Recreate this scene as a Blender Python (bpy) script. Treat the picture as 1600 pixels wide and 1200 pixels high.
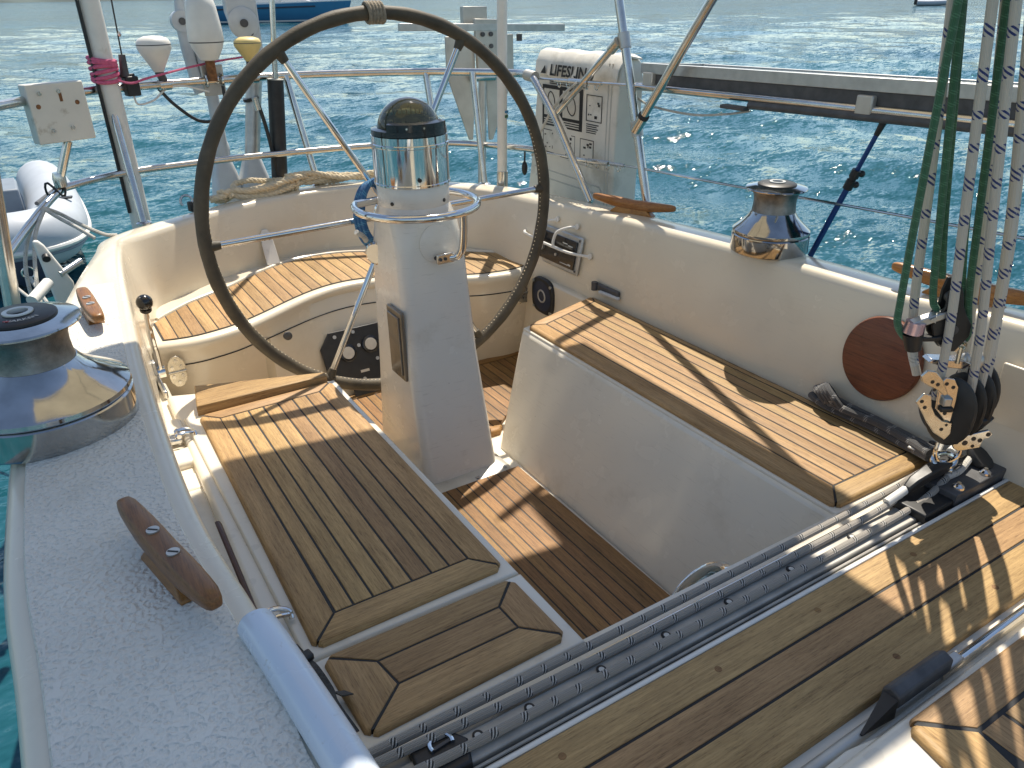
import bpy, bmesh, math, random
from mathutils import Vector, Matrix, Quaternion
rnd = random.Random(7)
for o in list(bpy.data.objects): bpy.data.objects.remove(o)
scene = bpy.context.scene
col = scene.collection
R_ = math.radians

# ------------------------------------------------------------------ camera
def set_camera():
    pitch, yaw, roll = R_(26.79), R_(31.684), R_(0.769)
    h = Vector((math.sin(yaw), math.cos(yaw), 0)); r = Vector((math.cos(yaw), -math.sin(yaw), 0)); u = Vector((0, 0, 1))
    fw = h*math.cos(pitch) - u*math.sin(pitch)
    dn = -(h*math.sin(pitch) + u*math.cos(pitch))
    x = r*math.cos(roll) + dn*math.sin(roll); y = -r*math.sin(roll) + dn*math.cos(roll)
    cd = bpy.data.cameras.new('camera'); co = bpy.data.objects.new('camera', cd); col.objects.link(co)
    cd.sensor_width = 36; cd.lens = 36*1209.2/1600; cd.clip_start = 0.02; cd.clip_end = 6000
    m = Matrix((x, -y, -fw)).transposed().to_4x4(); m.translation = Vector((0, 0, 1.0))
    co.matrix_world = m
    scene.camera = co
set_camera()

# ------------------------------------------------------------------ sky, sun, exposure
SUN = Vector((0.19, 0.22, 0.48)).normalized()
w = bpy.data.worlds.new('World'); scene.world = w; w.use_nodes = True
nt = w.node_tree; nt.nodes.clear()
sky = nt.nodes.new('ShaderNodeTexSky'); sky.sky_type = 'NISHITA'; sky.sun_disc = False
sky.sun_elevation = math.asin(SUN.z); sky.sun_rotation = math.atan2(SUN.x, SUN.y)
sky.air_density = 1.0; sky.dust_density = 0.25; sky.ozone_density = 1.0
bg = nt.nodes.new('ShaderNodeBackground'); bg.inputs['Strength'].default_value = 0.115
wo = nt.nodes.new('ShaderNodeOutputWorld')
nt.links.new(sky.outputs[0], bg.inputs['Color']); nt.links.new(bg.outputs[0], wo.inputs['Surface'])
sd = bpy.data.lights.new('sun', 'SUN'); sd.energy = 4.6; sd.angle = R_(0.55); sd.color = (1.0, 0.955, 0.88)
so = bpy.data.objects.new('sun', sd); col.objects.link(so)
so.rotation_euler = SUN.to_track_quat('Z', 'Y').to_euler(); so.location = (3, 3, 8)
vs = scene.view_settings
vs.view_transform = 'Standard'; vs.look = 'None'; vs.exposure = 0.52; vs.gamma = 1.0; vs.use_curve_mapping = False
vs.use_white_balance = True; vs.white_balance_temperature = 6950; vs.white_balance_tint = 10   # the phone's warm white balance
try:
    scene.cycles.max_bounces = 10; scene.cycles.diffuse_bounces = 5; scene.cycles.glossy_bounces = 5
    scene.cycles.sample_clamp_indirect = 6.0
except Exception: pass

# ------------------------------------------------------------------ mesh helpers
def V(*a): return Vector(a)
def catmull(pts, n, closed=False):
    P = [Vector(p) for p in pts]; out = []; N = len(P)
    segs = N if closed else N-1
    for i in range(segs):
        p0 = P[(i-1) % N] if closed or i > 0 else P[0]*2-P[1]
        p1 = P[i]; p2 = P[(i+1) % N]
        p3 = P[(i+2) % N] if closed or i+2 < N else P[-1]*2-P[-2]
        for k in range(n):
            t = k/n
            out.append(0.5*((2*p1)+(p2-p0)*t+(2*p0-5*p1+4*p2-p3)*t*t+(3*p1-p0-3*p2+p3)*t**3))
    if not closed: out.append(P[-1])
    return out
def offset_poly(poly, ds):
    """move edge i (poly[i]->poly[i+1]) inward by ds[i]; poly is counter-clockwise"""
    n = len(poly); L = []
    for i in range(n):
        a = Vector(poly[i]); b = Vector(poly[(i+1) % n]); d = (b-a).normalized(); nn = Vector((-d.y, d.x))
        L.append((a+nn*ds[i], d))
    out = []
    for i in range(n):
        (p, d), (q, e) = L[i-1], L[i]
        den = d.x*e.y-d.y*e.x
        if abs(den) < 1e-5: out.append(q.copy())
        else:
            t = ((q-p).x*e.y-(q-p).y*e.x)/den; out.append(p+d*t)
    return out
def ccw(poly):
    a = sum(poly[i][0]*poly[(i+1) % len(poly)][1]-poly[(i+1) % len(poly)][0]*poly[i][1] for i in range(len(poly)))
    return list(poly) if a > 0 else list(poly)[::-1]
def frame(d):
    d = Vector(d).normalized(); a = Vector((0, 0, 1)) if abs(d.z) < 0.95 else Vector((1, 0, 0))
    x = d.cross(a).normalized(); return x, d.cross(x).normalized(), d

class MB:
    def __init__(s): s.v = []; s.f = []; s.uv = {}
    def add(s, vs_, fs):
        o = len(s.v); s.v += [tuple(v) for v in vs_]; s.f += [tuple(i+o for i in f) for f in fs]; return s
    def box(s, x0, x1, y0, y1, z0, z1):
        return s.add([(x0,y0,z0),(x1,y0,z0),(x1,y1,z0),(x0,y1,z0),(x0,y0,z1),(x1,y0,z1),(x1,y1,z1),(x0,y1,z1)],
                     [(0,3,2,1),(4,5,6,7),(0,1,5,4),(1,2,6,5),(2,3,7,6),(3,0,4,7)])
    def obox(s, c, size, ax, ay=None):
        """box centred at c; ax = local x axis, az up unless ay given"""
        x = Vector(ax).normalized()
        if ay is None: z = Vector((0,0,1)); y = z.cross(x).normalized(); z = x.cross(y)
        else: y = (Vector(ay)-x*Vector(ay).dot(x)).normalized(); z = x.cross(y)
        c = Vector(c); a, b, d = (q/2 for q in size)
        P = [c+x*i*a+y*j*b+z*k*d for k in (-1,1) for i,j in ((-1,-1),(1,-1),(1,1),(-1,1))]
        return s.add(P, [(0,3,2,1),(4,5,6,7),(0,1,5,4),(1,2,6,5),(2,3,7,6),(3,0,4,7)])
    def loft(s, rings, caps=True, closed=True):
        n = len(rings[0]); o = len(s.v)
        for r in rings: s.v += [tuple(p) for p in r]
        m = n if closed else n-1
        for i in range(len(rings)-1):
            for k in range(m):
                a, b = o+i*n+k, o+i*n+(k+1) % n
                s.f.append((a, b, b+n, a+n))
        if caps and closed:
            s.f.append(tuple(o+k for k in reversed(range(n)))); s.f.append(tuple(o+(len(rings)-1)*n+k for k in range(n)))
        return s
    def cyl(s, p0, p1, r0, r1=None, n=16, caps=True):
        r1 = r0 if r1 is None else r1; p0 = Vector(p0); p1 = Vector(p1); x, y, d = frame(p1-p0)
        ring = lambda p, r: [p+(x*math.cos(2*math.pi*k/n)+y*math.sin(2*math.pi*k/n))*r for k in range(n)]
        return s.loft([ring(p1, r1), ring(p0, r0)], caps)
    def tube(s, pts, r, n=8, closed=False, caps=True, uvscale=1.0):
        P = [Vector(p) for p in pts]; N = len(P); rings = []; x = None; ln = 0; o = len(s.v)
        rr = r if isinstance(r, (list, tuple)) else [r]*N
        for i in range(N):
            a = P[i-1] if (i > 0 or closed) else P[i]; b = P[(i+1) % N] if (i < N-1 or closed) else P[i]
            d = (b-a)
            if d.length < 1e-9: d = Vector((0,0,1))
            d.normalize()
            if x is None: x, y, _ = frame(d)
            x = (x-d*x.dot(d)).normalized(); y = d.cross(x)
            rings.append([P[i]+(x*math.cos(2*math.pi*k/n)+y*math.sin(2*math.pi*k/n))*rr[i] for k in range(n)])
            if i > 0: ln += (P[i]-P[i-1]).length
            for k in range(n): s.uv[o+i*n+k] = (ln, k/n)
        if closed: 
            rings.append(rings[0]); s.loft(rings, False)
            for k in range(n): s.uv[o+N*n+k] = (ln+(P[0]-P[-1]).length, k/n)
        else: s.loft(rings, caps)
        return s
    def lathe(s, prof, c=(0,0,0), axis=(0,0,1), n=32, xdir=None):
        x, y, d = frame(axis); c = Vector(c)
        rings = [[c+d*z+(x*math.cos(2*math.pi*k/n)+y*math.sin(2*math.pi*k/n))*max(r, 1e-5) for k in range(n)] for r, z in prof]
        # orientation so that normals face outward for profile going up
        return s.loft([list(r) for r in rings][::-1], True)
    def prism(s, poly, z0, z1):
        poly = ccw(poly); return s.loft([[(p[0],p[1],z0) for p in poly],[(p[0],p[1],z1) for p in poly]])
    def board(s, poly, z0, z1, rnd_edges=(), r=0.008, small=0.0015):
        """plank: counter-clockwise polygon, the listed edges get a big round-over, the others a small one"""
        n = len(poly); e = [r if i in rnd_edges else small for i in range(n)]
        rings = [[(p[0],p[1],z0) for p in poly]]
        for k in range(5):
            a = math.pi/2*k/4
            q = offset_poly(poly, [w_*(1-math.cos(a)) for w_ in e])
            zz = [z1-(1-math.sin(a))*max(e[i-1], e[i]) for i in range(n)]
            rings.append([(p[0],p[1],z) for p, z in zip(q, zz)])
        return s.loft(rings)
    def sphere(s, c, r, n=16, m=10, sc=(1,1,1), a0=-90, a1=90):
        c = Vector(c); rings = []
        for j in range(m+1):
            t = R_(a0+(a1-a0)*j/m)
            rings.append([c+Vector((math.cos(t)*math.cos(2*math.pi*k/n)*sc[0], math.cos(t)*math.sin(2*math.pi*k/n)*sc[1], math.sin(t)*sc[2]))*r for k in range(n)])
        return s.loft(rings)
    def quad(s, a, b, c, d): return s.add([a,b,c,d], [(0,1,2,3)])
    def build(s, name, mat, parent=None, bevel=0, smooth=True, angle=35, seg=2, solid=0):
        me = bpy.data.meshes.new(name); me.from_pydata([tuple(v) for v in s.v], [], s.f)
        bm = bmesh.new(); bm.from_mesh(me)
        if s.uv:
            lay = bm.loops.layers.uv.new('UVMap'); bm.verts.ensure_lookup_table()
            for f in bm.faces:
                us = [s.uv.get(l.vert.index, (0,0)) for l in f.loops]
                vv = [q[1] for q in us]; wrap = max(vv)-min(vv) > 0.5
                for l, q in zip(f.loops, us): l[lay].uv = (q[0], q[1]+(1 if wrap and q[1] < 0.5 else 0))
        bmesh.ops.remove_doubles(bm, verts=bm.verts, dist=1e-6)
        bmesh.ops.recalc_face_normals(bm, faces=bm.faces)
        bm.to_mesh(me); bm.free()
        me.materials.append(mat)
        if smooth:
            me.polygons.foreach_set('use_smooth', [True]*len(me.polygons)); me.set_sharp_from_angle(angle=R_(angle))
        ob = bpy.data.objects.new(name, me); col.objects.link(ob)
        if parent is not None:
            ob.parent = parent
            ob.matrix_parent_inverse = Matrix.Translation(-parent.location) if parent.type == 'EMPTY' else Matrix.Identity(4)  # every empty is unrotated and its location is its world position
        if bevel:
            b = ob.modifiers.new('bevel', 'BEVEL'); b.width = bevel; b.segments = seg; b.limit_method = 'ANGLE'; b.angle_limit = R_(40)
        return ob
def tag(o, label, cat=None, group=None, kind=None):
    if label: o['label'] = label
    if cat: o['category'] = cat
    if group: o['group'] = group
    if kind: o['kind'] = kind
    return o
def thing(name, label, cat, loc=(0,0,0), group=None):
    o = bpy.data.objects.new(name, None); col.objects.link(o); o.location = loc; o.empty_display_size = 0.05
    return tag(o, label, cat, group)
def part_group(name, parent, loc=(0,0,0)):
    o = bpy.data.objects.new(name, None); col.objects.link(o); o.location = loc; o.parent = parent; o.empty_display_size = 0.03
    if parent.type == 'EMPTY': o.matrix_parent_inverse = Matrix.Translation(-parent.location)
    return o
def text_mesh(body, size, shear=0.0, bold=0.012):
    cu = bpy.data.curves.new('lettering', 'FONT'); cu.body = body; cu.size = size; cu.shear = shear; cu.align_x = 'CENTER'; cu.align_y = 'CENTER'
    cu.resolution_u = 2; cu.offset = size*bold
    ob = bpy.data.objects.new('lettering', cu); col.objects.link(ob)
    dg = bpy.context.evaluated_depsgraph_get(); me = bpy.data.meshes.new_from_object(ob.evaluated_get(dg))
    vs_ = [v.co.copy() for v in me.vertices]; fs = [tuple(p.vertices) for p in me.polygons]
    bpy.data.objects.remove(ob); bpy.data.curves.remove(cu); bpy.data.meshes.remove(me)
    return vs_, fs
def arc(c, r, a0, a1, n, ax=(1,0,0), ay=(0,1,0)):
    c = Vector(c); ax = Vector(ax); ay = Vector(ay)
    return [c+ax*r*math.cos(R_(a0+(a1-a0)*k/n))+ay*r*math.sin(R_(a0+(a1-a0)*k/n)) for k in range(n+1)]
# ------------------------------------------------------------------ materials
def nodes(name):
    m = bpy.data.materials.new(name); m.use_nodes = True; n = m.node_tree; n.nodes.clear()
    out = n.nodes.new('ShaderNodeOutputMaterial'); b = n.nodes.new('ShaderNodeBsdfPrincipled')
    n.links.new(b.outputs[0], out.inputs[0]); return m, n, b
def N(n, t, **kw):
    k = n.nodes.new(t)
    for a, v in kw.items():
        if a in k.inputs: k.inputs[a].default_value = v
        else: setattr(k, a, v)
    return k
def math_(n, op, a, b=None, c=None):
    k = n.nodes.new('ShaderNodeMath'); k.operation = op
    for i, q in enumerate((a, b, c)):
        if q is None: continue
        if isinstance(q, (int, float)): k.inputs[i].default_value = q
        else: n.links.new(q, k.inputs[i])
    return k.outputs[0]
def mixc(n, f, a, b, mode='MIX'):
    k = n.nodes.new('ShaderNodeMix'); k.data_type = 'RGBA'; k.blend_type = mode
    for s_, q in ((k.inputs[0], f), (k.inputs[6], a), (k.inputs[7], b)):
        if isinstance(q, (int, float)): s_.default_value = q
        elif isinstance(q, tuple): s_.default_value = q if len(q) == 4 else (*q, 1)
        else: n.links.new(q, s_)
    return k.outputs[2]
def ramp(n, f, stops):
    k = n.nodes.new('ShaderNodeValToRGB'); e = k.color_ramp.elements
    while len(e) > 1: e.remove(e[0])
    e[0].position = stops[0][0]; e[0].color = (*stops[0][1], 1) if len(stops[0][1]) == 3 else stops[0][1]
    for p, c in stops[1:]:
        x = e.new(p); x.color = (*c, 1)
    n.links.new(f, k.inputs[0]); return k.outputs[0]
def coords(n, scale=(1,1,1), kind='Object'):
    t = n.nodes.new('ShaderNodeTexCoord'); mp = n.nodes.new('ShaderNodeMapping'); mp.inputs['Scale'].default_value = scale
    n.links.new(t.outputs[kind], mp.inputs[0]); return mp.outputs[0]
def noise(n, co, scale, detail=3, rough=0.55, out='Fac'):
    k = n.nodes.new('ShaderNodeTexNoise'); k.inputs['Scale'].default_value = scale; k.inputs['Detail'].default_value = detail; k.inputs['Roughness'].default_value = rough
    n.links.new(co, k.inputs['Vector']); return k.outputs[out]
def bump(n, b, h, strength=0.3, dist=0.01):
    k = n.nodes.new('ShaderNodeBump'); k.inputs['Strength'].default_value = strength; k.inputs['Distance'].default_value = dist
    n.links.new(h, k.inputs['Height']); n.links.new(k.outputs[0], b.inputs['Normal']); return k
def plain(name, c, rough=0.5, metal=0.0, var=0.12, scale=14, bmp=0.0, bscale=80, coat=0.0, rvar=0.15, spec=0.5, stain=None):
    m, n, b = nodes(name); co = coords(n)
    f = noise(n, co, scale, 4); cc = tuple(c)
    lo = tuple(q*(1-var) for q in cc); hi = tuple(min(1, q*(1+var)) for q in cc)
    k = ramp(n, f, [(0.3, lo), (0.7, hi)])
    if stain:
        s_ = noise(n, co, stain[1], 5, 0.65); k = mixc(n, ramp(n, s_, [(stain[2], (0,0,0)), (stain[2]+0.12, (stain[3],)*3)]), k, tuple(stain[0]))
    n.links.new(k, b.inputs['Base Color'])
    n.links.new(math_(n, 'MULTIPLY_ADD', noise(n, co, scale*2.3, 3), rvar, max(0.02, rough-rvar/2)), b.inputs['Roughness'])
    b.inputs['Metallic'].default_value = metal; b.inputs['Coat Weight'].default_value = coat; b.inputs['Specular IOR Level'].default_value = spec
    if bmp: bump(n, b, noise(n, co, bscale, 3), bmp, 0.004)
    return m
M = {}
def gelcoat(name, c, dirt=0.5):
    m, n, b = nodes(name); co = coords(n)
    base = ramp(n, noise(n, co, 2.2, 4), [(0.3, tuple(q*0.95 for q in c)), (0.7, tuple(min(1, q*1.03) for q in c))])
    grime = ramp(n, noise(n, co, 7, 6, 0.7), [(0.56, (0, 0, 0)), (0.74, (0.30*dirt,)*3)])
    k = mixc(n, grime, base, (0.42, 0.34, 0.23))
    sc = N(n, 'ShaderNodeMapping'); sc.inputs['Scale'].default_value = (3, 3, 46); sc.inputs['Rotation'].default_value = (0.5, 0.35, 0.2); n.links.new(co, sc.inputs[0])
    scr = ramp(n, noise(n, sc.outputs[0], 6, 2, 0.4), [(0.66, (0, 0, 0)), (0.69, (0.22*dirt,)*3)])
    k = mixc(n, scr, k, (0.40, 0.36, 0.30))
    sp = N(n, 'ShaderNodeTexVoronoi'); sp.inputs['Scale'].default_value = 17; n.links.new(co, sp.inputs['Vector'])
    k = mixc(n, ramp(n, sp.outputs['Distance'], [(0.020, (0.55*dirt,)*3), (0.034, (0, 0, 0))]), k, (0.17, 0.12, 0.07))
    n.links.new(k, b.inputs['Base Color']); n.links.new(math_(n, 'MULTIPLY_ADD', noise(n, co, 9, 4, 0.6), 0.28, 0.10), b.inputs['Roughness'])
    b.inputs['Coat Weight'].default_value = 0.35; b.inputs['Coat Roughness'].default_value = 0.12
    bump(n, b, noise(n, co, 5, 2), 0.02, 0.01); return m
M['gelcoat'] = gelcoat('gelcoat', (0.73, 0.645, 0.50))
M['white_gel'] = gelcoat('white_gel', (0.76, 0.695, 0.575), 0.8)
M['pedestal_white'] = gelcoat('pedestal_white', (0.74, 0.695, 0.61), 1.0)
M['caulk'] = plain('caulk', (0.012, 0.012, 0.012), 0.6, var=0.3, scale=60)
M['chrome'] = plain('chrome', (0.70, 0.69, 0.67), 0.07, 1.0, var=0.08, rvar=0.07, scale=9)
M['winch_chrome'] = plain('winch_chrome', (0.46, 0.455, 0.44), 0.10, 1.0, var=0.22, rvar=0.12, scale=16, bmp=0.02, bscale=40)
M['stainless'] = plain('stainless', (0.62, 0.60, 0.56), 0.2, 1.0, var=0.12, rvar=0.14, scale=22, stain=((0.33, 0.22, 0.12), 30, 0.68, 0.7))
M['drum_metal'] = plain('drum_metal', (0.26, 0.25, 0.235), 0.42, 1.0, var=0.35, rvar=0.2, scale=35, bmp=0.25, bscale=420)
M['alloy'] = plain('alloy', (0.50, 0.50, 0.48), 0.42, 0.85, var=0.12, scale=25, bmp=0.05)
M['plate'] = plain('plate', (0.52, 0.50, 0.45), 0.45, 0.55, var=0.12, scale=12, stain=((0.32, 0.26, 0.18), 8, 0.6, 0.5))
M['track_grey'] = plain('track_grey', (0.42, 0.40, 0.355), 0.5, 0.2, var=0.2, scale=18)
M['black'] = plain('black', (0.018, 0.018, 0.018), 0.45, var=0.3, scale=30)
M['black_gloss'] = plain('black_gloss', (0.012, 0.012, 0.013), 0.18, var=0.3, scale=30, coat=0.3)
M['dark_grey'] = plain('dark_grey', (0.07, 0.07, 0.072), 0.5, var=0.3, scale=30)
M['white_plastic'] = plain('white_plastic', (0.74, 0.72, 0.66), 0.4, var=0.05, scale=20, stain=((0.50, 0.44, 0.34), 14, 0.62, 0.5))
M['box_white'] = plain('box_white', (0.68, 0.65, 0.57), 0.5, var=0.06, scale=10, stain=((0.34, 0.27, 0.18), 11, 0.62, 0.8))
M['rust'] = plain('rust', (0.20, 0.085, 0.03), 0.8, var=0.5, scale=60)
M['yellow_plastic'] = plain('yellow_plastic', (0.72, 0.55, 0.22), 0.5, var=0.08, scale=20)
M['grey_paint'] = plain('grey_paint', (0.52, 0.54, 0.55), 0.4, var=0.08, scale=16)
M['dinghy'] = plain('dinghy', (0.44, 0.47, 0.50), 0.5, var=0.08, scale=5, bmp=0.05, bscale=30)
M['dinghy_dark'] = plain('dinghy_dark', (0.20, 0.24, 0.28), 0.55, var=0.12, scale=6)
M['canvas'] = plain('canvas', (0.70, 0.67, 0.60), 0.85, var=0.07, scale=9, bmp=0.35, bscale=26, stain=((0.42, 0.39, 0.32), 5, 0.55, 0.6))
M['canvas_edge'] = plain('canvas_edge', (0.50, 0.49, 0.45), 0.85, var=0.1, scale=20)
def awning():
    m, n, b = nodes('awning_cloth'); n.nodes.remove(b); out = [k for k in n.nodes if k.type == 'OUTPUT_MATERIAL'][0]
    d = N(n, 'ShaderNodeBsdfDiffuse'); d.inputs['Color'].default_value = (0.62, 0.56, 0.45, 1)
    t = N(n, 'ShaderNodeBsdfTranslucent'); t.inputs['Color'].default_value = (0.66, 0.55, 0.38, 1)
    k = N(n, 'ShaderNodeMixShader'); k.inputs[0].default_value = 0.45
    n.links.new(d.outputs[0], k.inputs[1]); n.links.new(t.outputs[0], k.inputs[2]); n.links.new(k.outputs[0], out.inputs[0]); return m
M['bimini'] = awning()
M['print_black'] = plain('print_black', (0.02, 0.02, 0.02), 0.7, var=0.3, scale=60)
M['print_white'] = plain('print_white', (0.60, 0.58, 0.52), 0.7, var=0.06, scale=60)
M['blue_pole'] = plain('blue_pole', (0.012, 0.055, 0.20), 0.3, 0.4, var=0.2, scale=20)
M['blue_tube'] = plain('blue_tube', (0.60, 0.67, 0.74), 0.28, var=0.05, scale=6, coat=0.3, stain=((0.36, 0.31, 0.24), 60, 0.62, 0.6))
M['navy'] = plain('navy', (0.012, 0.022, 0.05), 0.4, var=0.2, scale=20)
M['hull_blue'] = plain('hull_blue', (0.045, 0.20, 0.36), 0.3, var=0.06, scale=1)
M['pink'] = plain('pink', (0.62, 0.12, 0.22), 0.8, var=0.2, scale=120, bmp=0.3, bscale=400)
M['brown_strap'] = plain('brown_strap', (0.07, 0.026, 0.018), 0.4, var=0.2, scale=30)
M['solar'] = plain('solar', (0.012, 0.02, 0.035), 0.12, var=0.2, scale=8, coat=0.6)
M['smoke_plastic'] = plain('smoke_plastic', (0.16, 0.125, 0.085), 0.16, var=0.15, scale=14, coat=0.5)
M['webbing'] = plain('webbing', (0.06, 0.058, 0.055), 0.8, var=0.4, scale=260)
M['cam_red'] = plain('cam_red', (0.62, 0.42, 0.45), 0.25, 0.7, var=0.1, scale=30)
M['brass_plate'] = plain('brass_plate', (0.58, 0.545, 0.47), 0.28, 1.0, var=0.12, scale=30)
M['red_mark'] = plain('red_mark', (0.4, 0.02, 0.02), 0.5)
M['teal_glass'] = plain('teal_glass', (0.006, 0.045, 0.045), 0.08, var=0.2, coat=0.8)

def teak(name, axis, light, dark, rough=0.55, fine=1.0, gloss=0.0):
    m, n, b = nodes(name)
    sc = (2.2, 60, 60) if axis == 'x' else (60, 2.2, 60)
    oi = n.nodes.new('ShaderNodeObjectInfo')
    t = n.nodes.new('ShaderNodeTexCoord'); add = n.nodes.new('ShaderNodeVectorMath'); add.operation = 'ADD'
    cx = n.nodes.new('ShaderNodeCombineXYZ')
    for i in range(3): n.links.new(math_(n, 'MULTIPLY', oi.outputs['Random'], (7.3, 11.1, 3.7)[i]), cx.inputs[i])
    n.links.new(t.outputs['Object'], add.inputs[0]); n.links.new(cx.outputs[0], add.inputs[1])
    mp = N(n, 'ShaderNodeMapping'); mp.inputs['Scale'].default_value = sc; n.links.new(add.outputs[0], mp.inputs[0])
    mp2 = N(n, 'ShaderNodeMapping'); mp2.inputs['Scale'].default_value = tuple(q*0.22 if q > 10 else q*0.8 for q in sc); n.links.new(add.outputs[0], mp2.inputs[0])
    mp3 = N(n, 'ShaderNodeMapping'); mp3.inputs['Scale'].default_value = tuple(q*6 if q > 10 else q*14 for q in sc); n.links.new(add.outputs[0], mp3.inputs[0])
    g1 = noise(n, mp.outputs[0], 4.0, 5, 0.65); g2 = noise(n, mp2.outputs[0], 3.0, 3, 0.55); g3 = noise(n, mp3.outputs[0], 1.6, 3, 0.7)
    f = math_(n, 'ADD', math_(n, 'MULTIPLY', g1, 0.55), math_(n, 'ADD', math_(n, 'MULTIPLY', g2, 0.35), math_(n, 'MULTIPLY', g3, 0.25*fine)))
    c = ramp(n, f, [(0.38, dark), (0.50, tuple(0.5*a+0.5*b_ for a, b_ in zip(dark, light))), (0.70, light)])
    # plank to plank difference, like boards from different logs
    v = math_(n, 'MULTIPLY_ADD', oi.outputs['Random'], 0.34, 0.80)
    hs = N(n, 'ShaderNodeHueSaturation'); n.links.new(c, hs.inputs['Color']); n.links.new(v, hs.inputs['Value'])
    n.links.new(math_(n, 'MULTIPLY_ADD', math_(n, 'FRACT', math_(n, 'MULTIPLY', oi.outputs['Random'], 13.7)), 0.012, 0.494), hs.inputs['Hue'])
    # dark pores
    pores = ramp(n, g3, [(0.33, (0.55,)*3), (0.45, (1,)*3)])
    c2 = mixc(n, 0.55, hs.outputs[0], pores, 'MULTIPLY')
    n.links.new(c2, b.inputs['Base Color']); b.inputs['Roughness'].default_value = rough
    b.inputs['Coat Weight'].default_value = gloss; b.inputs['Coat Roughness'].default_value = 0.12
    b.inputs['Specular IOR Level'].default_value = 0.35
    bump(n, b, math_(n, 'ADD', math_(n, 'MULTIPLY', g1, 0.6), math_(n, 'MULTIPLY', g3, 0.5)), 0.35, 0.0018)
    return m
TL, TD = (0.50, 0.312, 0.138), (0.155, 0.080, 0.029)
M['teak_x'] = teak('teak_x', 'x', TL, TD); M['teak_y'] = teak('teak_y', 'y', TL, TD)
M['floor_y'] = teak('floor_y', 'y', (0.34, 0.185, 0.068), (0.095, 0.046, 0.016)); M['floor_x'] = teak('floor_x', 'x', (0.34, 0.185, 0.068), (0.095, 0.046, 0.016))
M['varnish_y'] = teak('varnish_y', 'y', (0.37, 0.165, 0.048), (0.075, 0.030, 0.009), 0.38, 1.0, 0.15)
M['varnish_o'] = teak('varnish_o', 'y', (0.48, 0.21, 0.05), (0.24, 0.09, 0.022), 0.35, 0.6, 0.5)
M['disc_wood'] = teak('disc_wood', 'y', (0.19, 0.062, 0.022), (0.05, 0.017, 0.008), 0.42, 0.8, 0.2)

def nonskid():
    m, n, b = nodes('nonskid'); co = coords(n, (1, 1, 1))
    wv = noise(n, co, 30, 2); k = N(n, 'ShaderNodeTexVoronoi'); k.inputs['Scale'].default_value = 150; k.feature = 'SMOOTH_F1'
    wc = n.nodes.new('ShaderNodeVectorMath'); wc.operation = 'ADD'
    nz = N(n, 'ShaderNodeTexNoise'); nz.inputs['Scale'].default_value = 120; n.links.new(co, nz.inputs['Vector'])
    sc = n.nodes.new('ShaderNodeVectorMath'); sc.operation = 'SCALE'; sc.inputs['Scale'].default_value = 0.008; n.links.new(nz.outputs['Color'], sc.inputs[0])
    n.links.new(co, wc.inputs[0]); n.links.new(sc.outputs[0], wc.inputs[1]); n.links.new(wc.outputs[0], k.inputs['Vector'])
    c = ramp(n, noise(n, co, 5, 4), [(0.3, (0.71, 0.665, 0.58)), (0.7, (0.80, 0.755, 0.66))])
    st = ramp(n, noise(n, co, 3.1, 4, 0.6), [(0.62, (0, 0, 0)), (0.75, (0.35,)*3)])
    n.links.new(mixc(n, st, c, (0.42, 0.38, 0.30)), b.inputs['Base Color']); b.inputs['Roughness'].default_value = 0.72; b.inputs['Specular IOR Level'].default_value = 0.3
    bump(n, b, ramp(n, k.outputs['Distance'], [(0.08, (0,)*3), (0.6, (1,)*3)]), 0.80, 0.004); return m
M['nonskid'] = nonskid()

def rope(name, base, fleck, period, duty, fleck2=None, strands=9, scale=1.0, rough=0.85):
    """braided line: u runs along the rope in metres, v round it"""
    m, n, b = nodes(name); t = n.nodes.new('ShaderNodeTexCoord'); sp = n.nodes.new('ShaderNodeSeparateXYZ'); n.links.new(t.outputs['UV'], sp.inputs[0])
    u = sp.outputs[0]; v = sp.outputs[1]
    ph = math_(n, 'FRACT', math_(n, 'ADD', math_(n, 'DIVIDE', u, period), math_(n, 'MULTIPLY', noise(n, coords(n), 9.0, 1), 0.9)))
    inside = math_(n, 'LESS_THAN', ph, duty)
    # within the fleck zone a zig-zag of picks
    chk = math_(n, 'GREATER_THAN', math_(n, 'SINE', math_(n, 'ADD', math_(n, 'MULTIPLY', v, 2*math.pi*4), math_(n, 'MULTIPLY', u, 2*math.pi/(period*duty*0.55)))), 0.15)
    c = mixc(n, math_(n, 'MULTIPLY', inside, chk), tuple(base), tuple(fleck))
    if fleck2:
        chk2 = math_(n, 'LESS_THAN', math_(n, 'SINE', math_(n, 'ADD', math_(n, 'MULTIPLY', v, 2*math.pi*4), math_(n, 'MULTIPLY', u, 2*math.pi/(period*duty*0.55)))), -0.5)
        c = mixc(n, math_(n, 'MULTIPLY', inside, chk2), c, tuple(fleck2))
    br = math_(n, 'MULTIPLY', math_(n, 'SINE', math_(n, 'ADD', math_(n, 'MULTIPLY', u, 2*math.pi*260*scale), math_(n, 'MULTIPLY', v, 2*math.pi*strands))), math_(n, 'SINE', math_(n, 'SUBTRACT', math_(n, 'MULTIPLY', u, 2*math.pi*260*scale), math_(n, 'MULTIPLY', v, 2*math.pi*strands))))
    c = mixc(n, 0.35, c, ramp(n, math_(n, 'MULTIPLY_ADD', br, 0.5, 0.5), [(0, (0.6,)*3), (1, (1.1,)*3)]), 'MULTIPLY')
    n.links.new(c, b.inputs['Base Color']); b.inputs['Roughness'].default_value = rough; b.inputs['Sheen Weight'].default_value = 0.25
    bump(n, b, br, 0.5, 0.002); return m
M['rope_grey'] = rope('rope_grey', (0.35, 0.315, 0.265), (0.012, 0.012, 0.012), 0.052, 0.20, (0.60, 0.58, 0.53))
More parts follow.
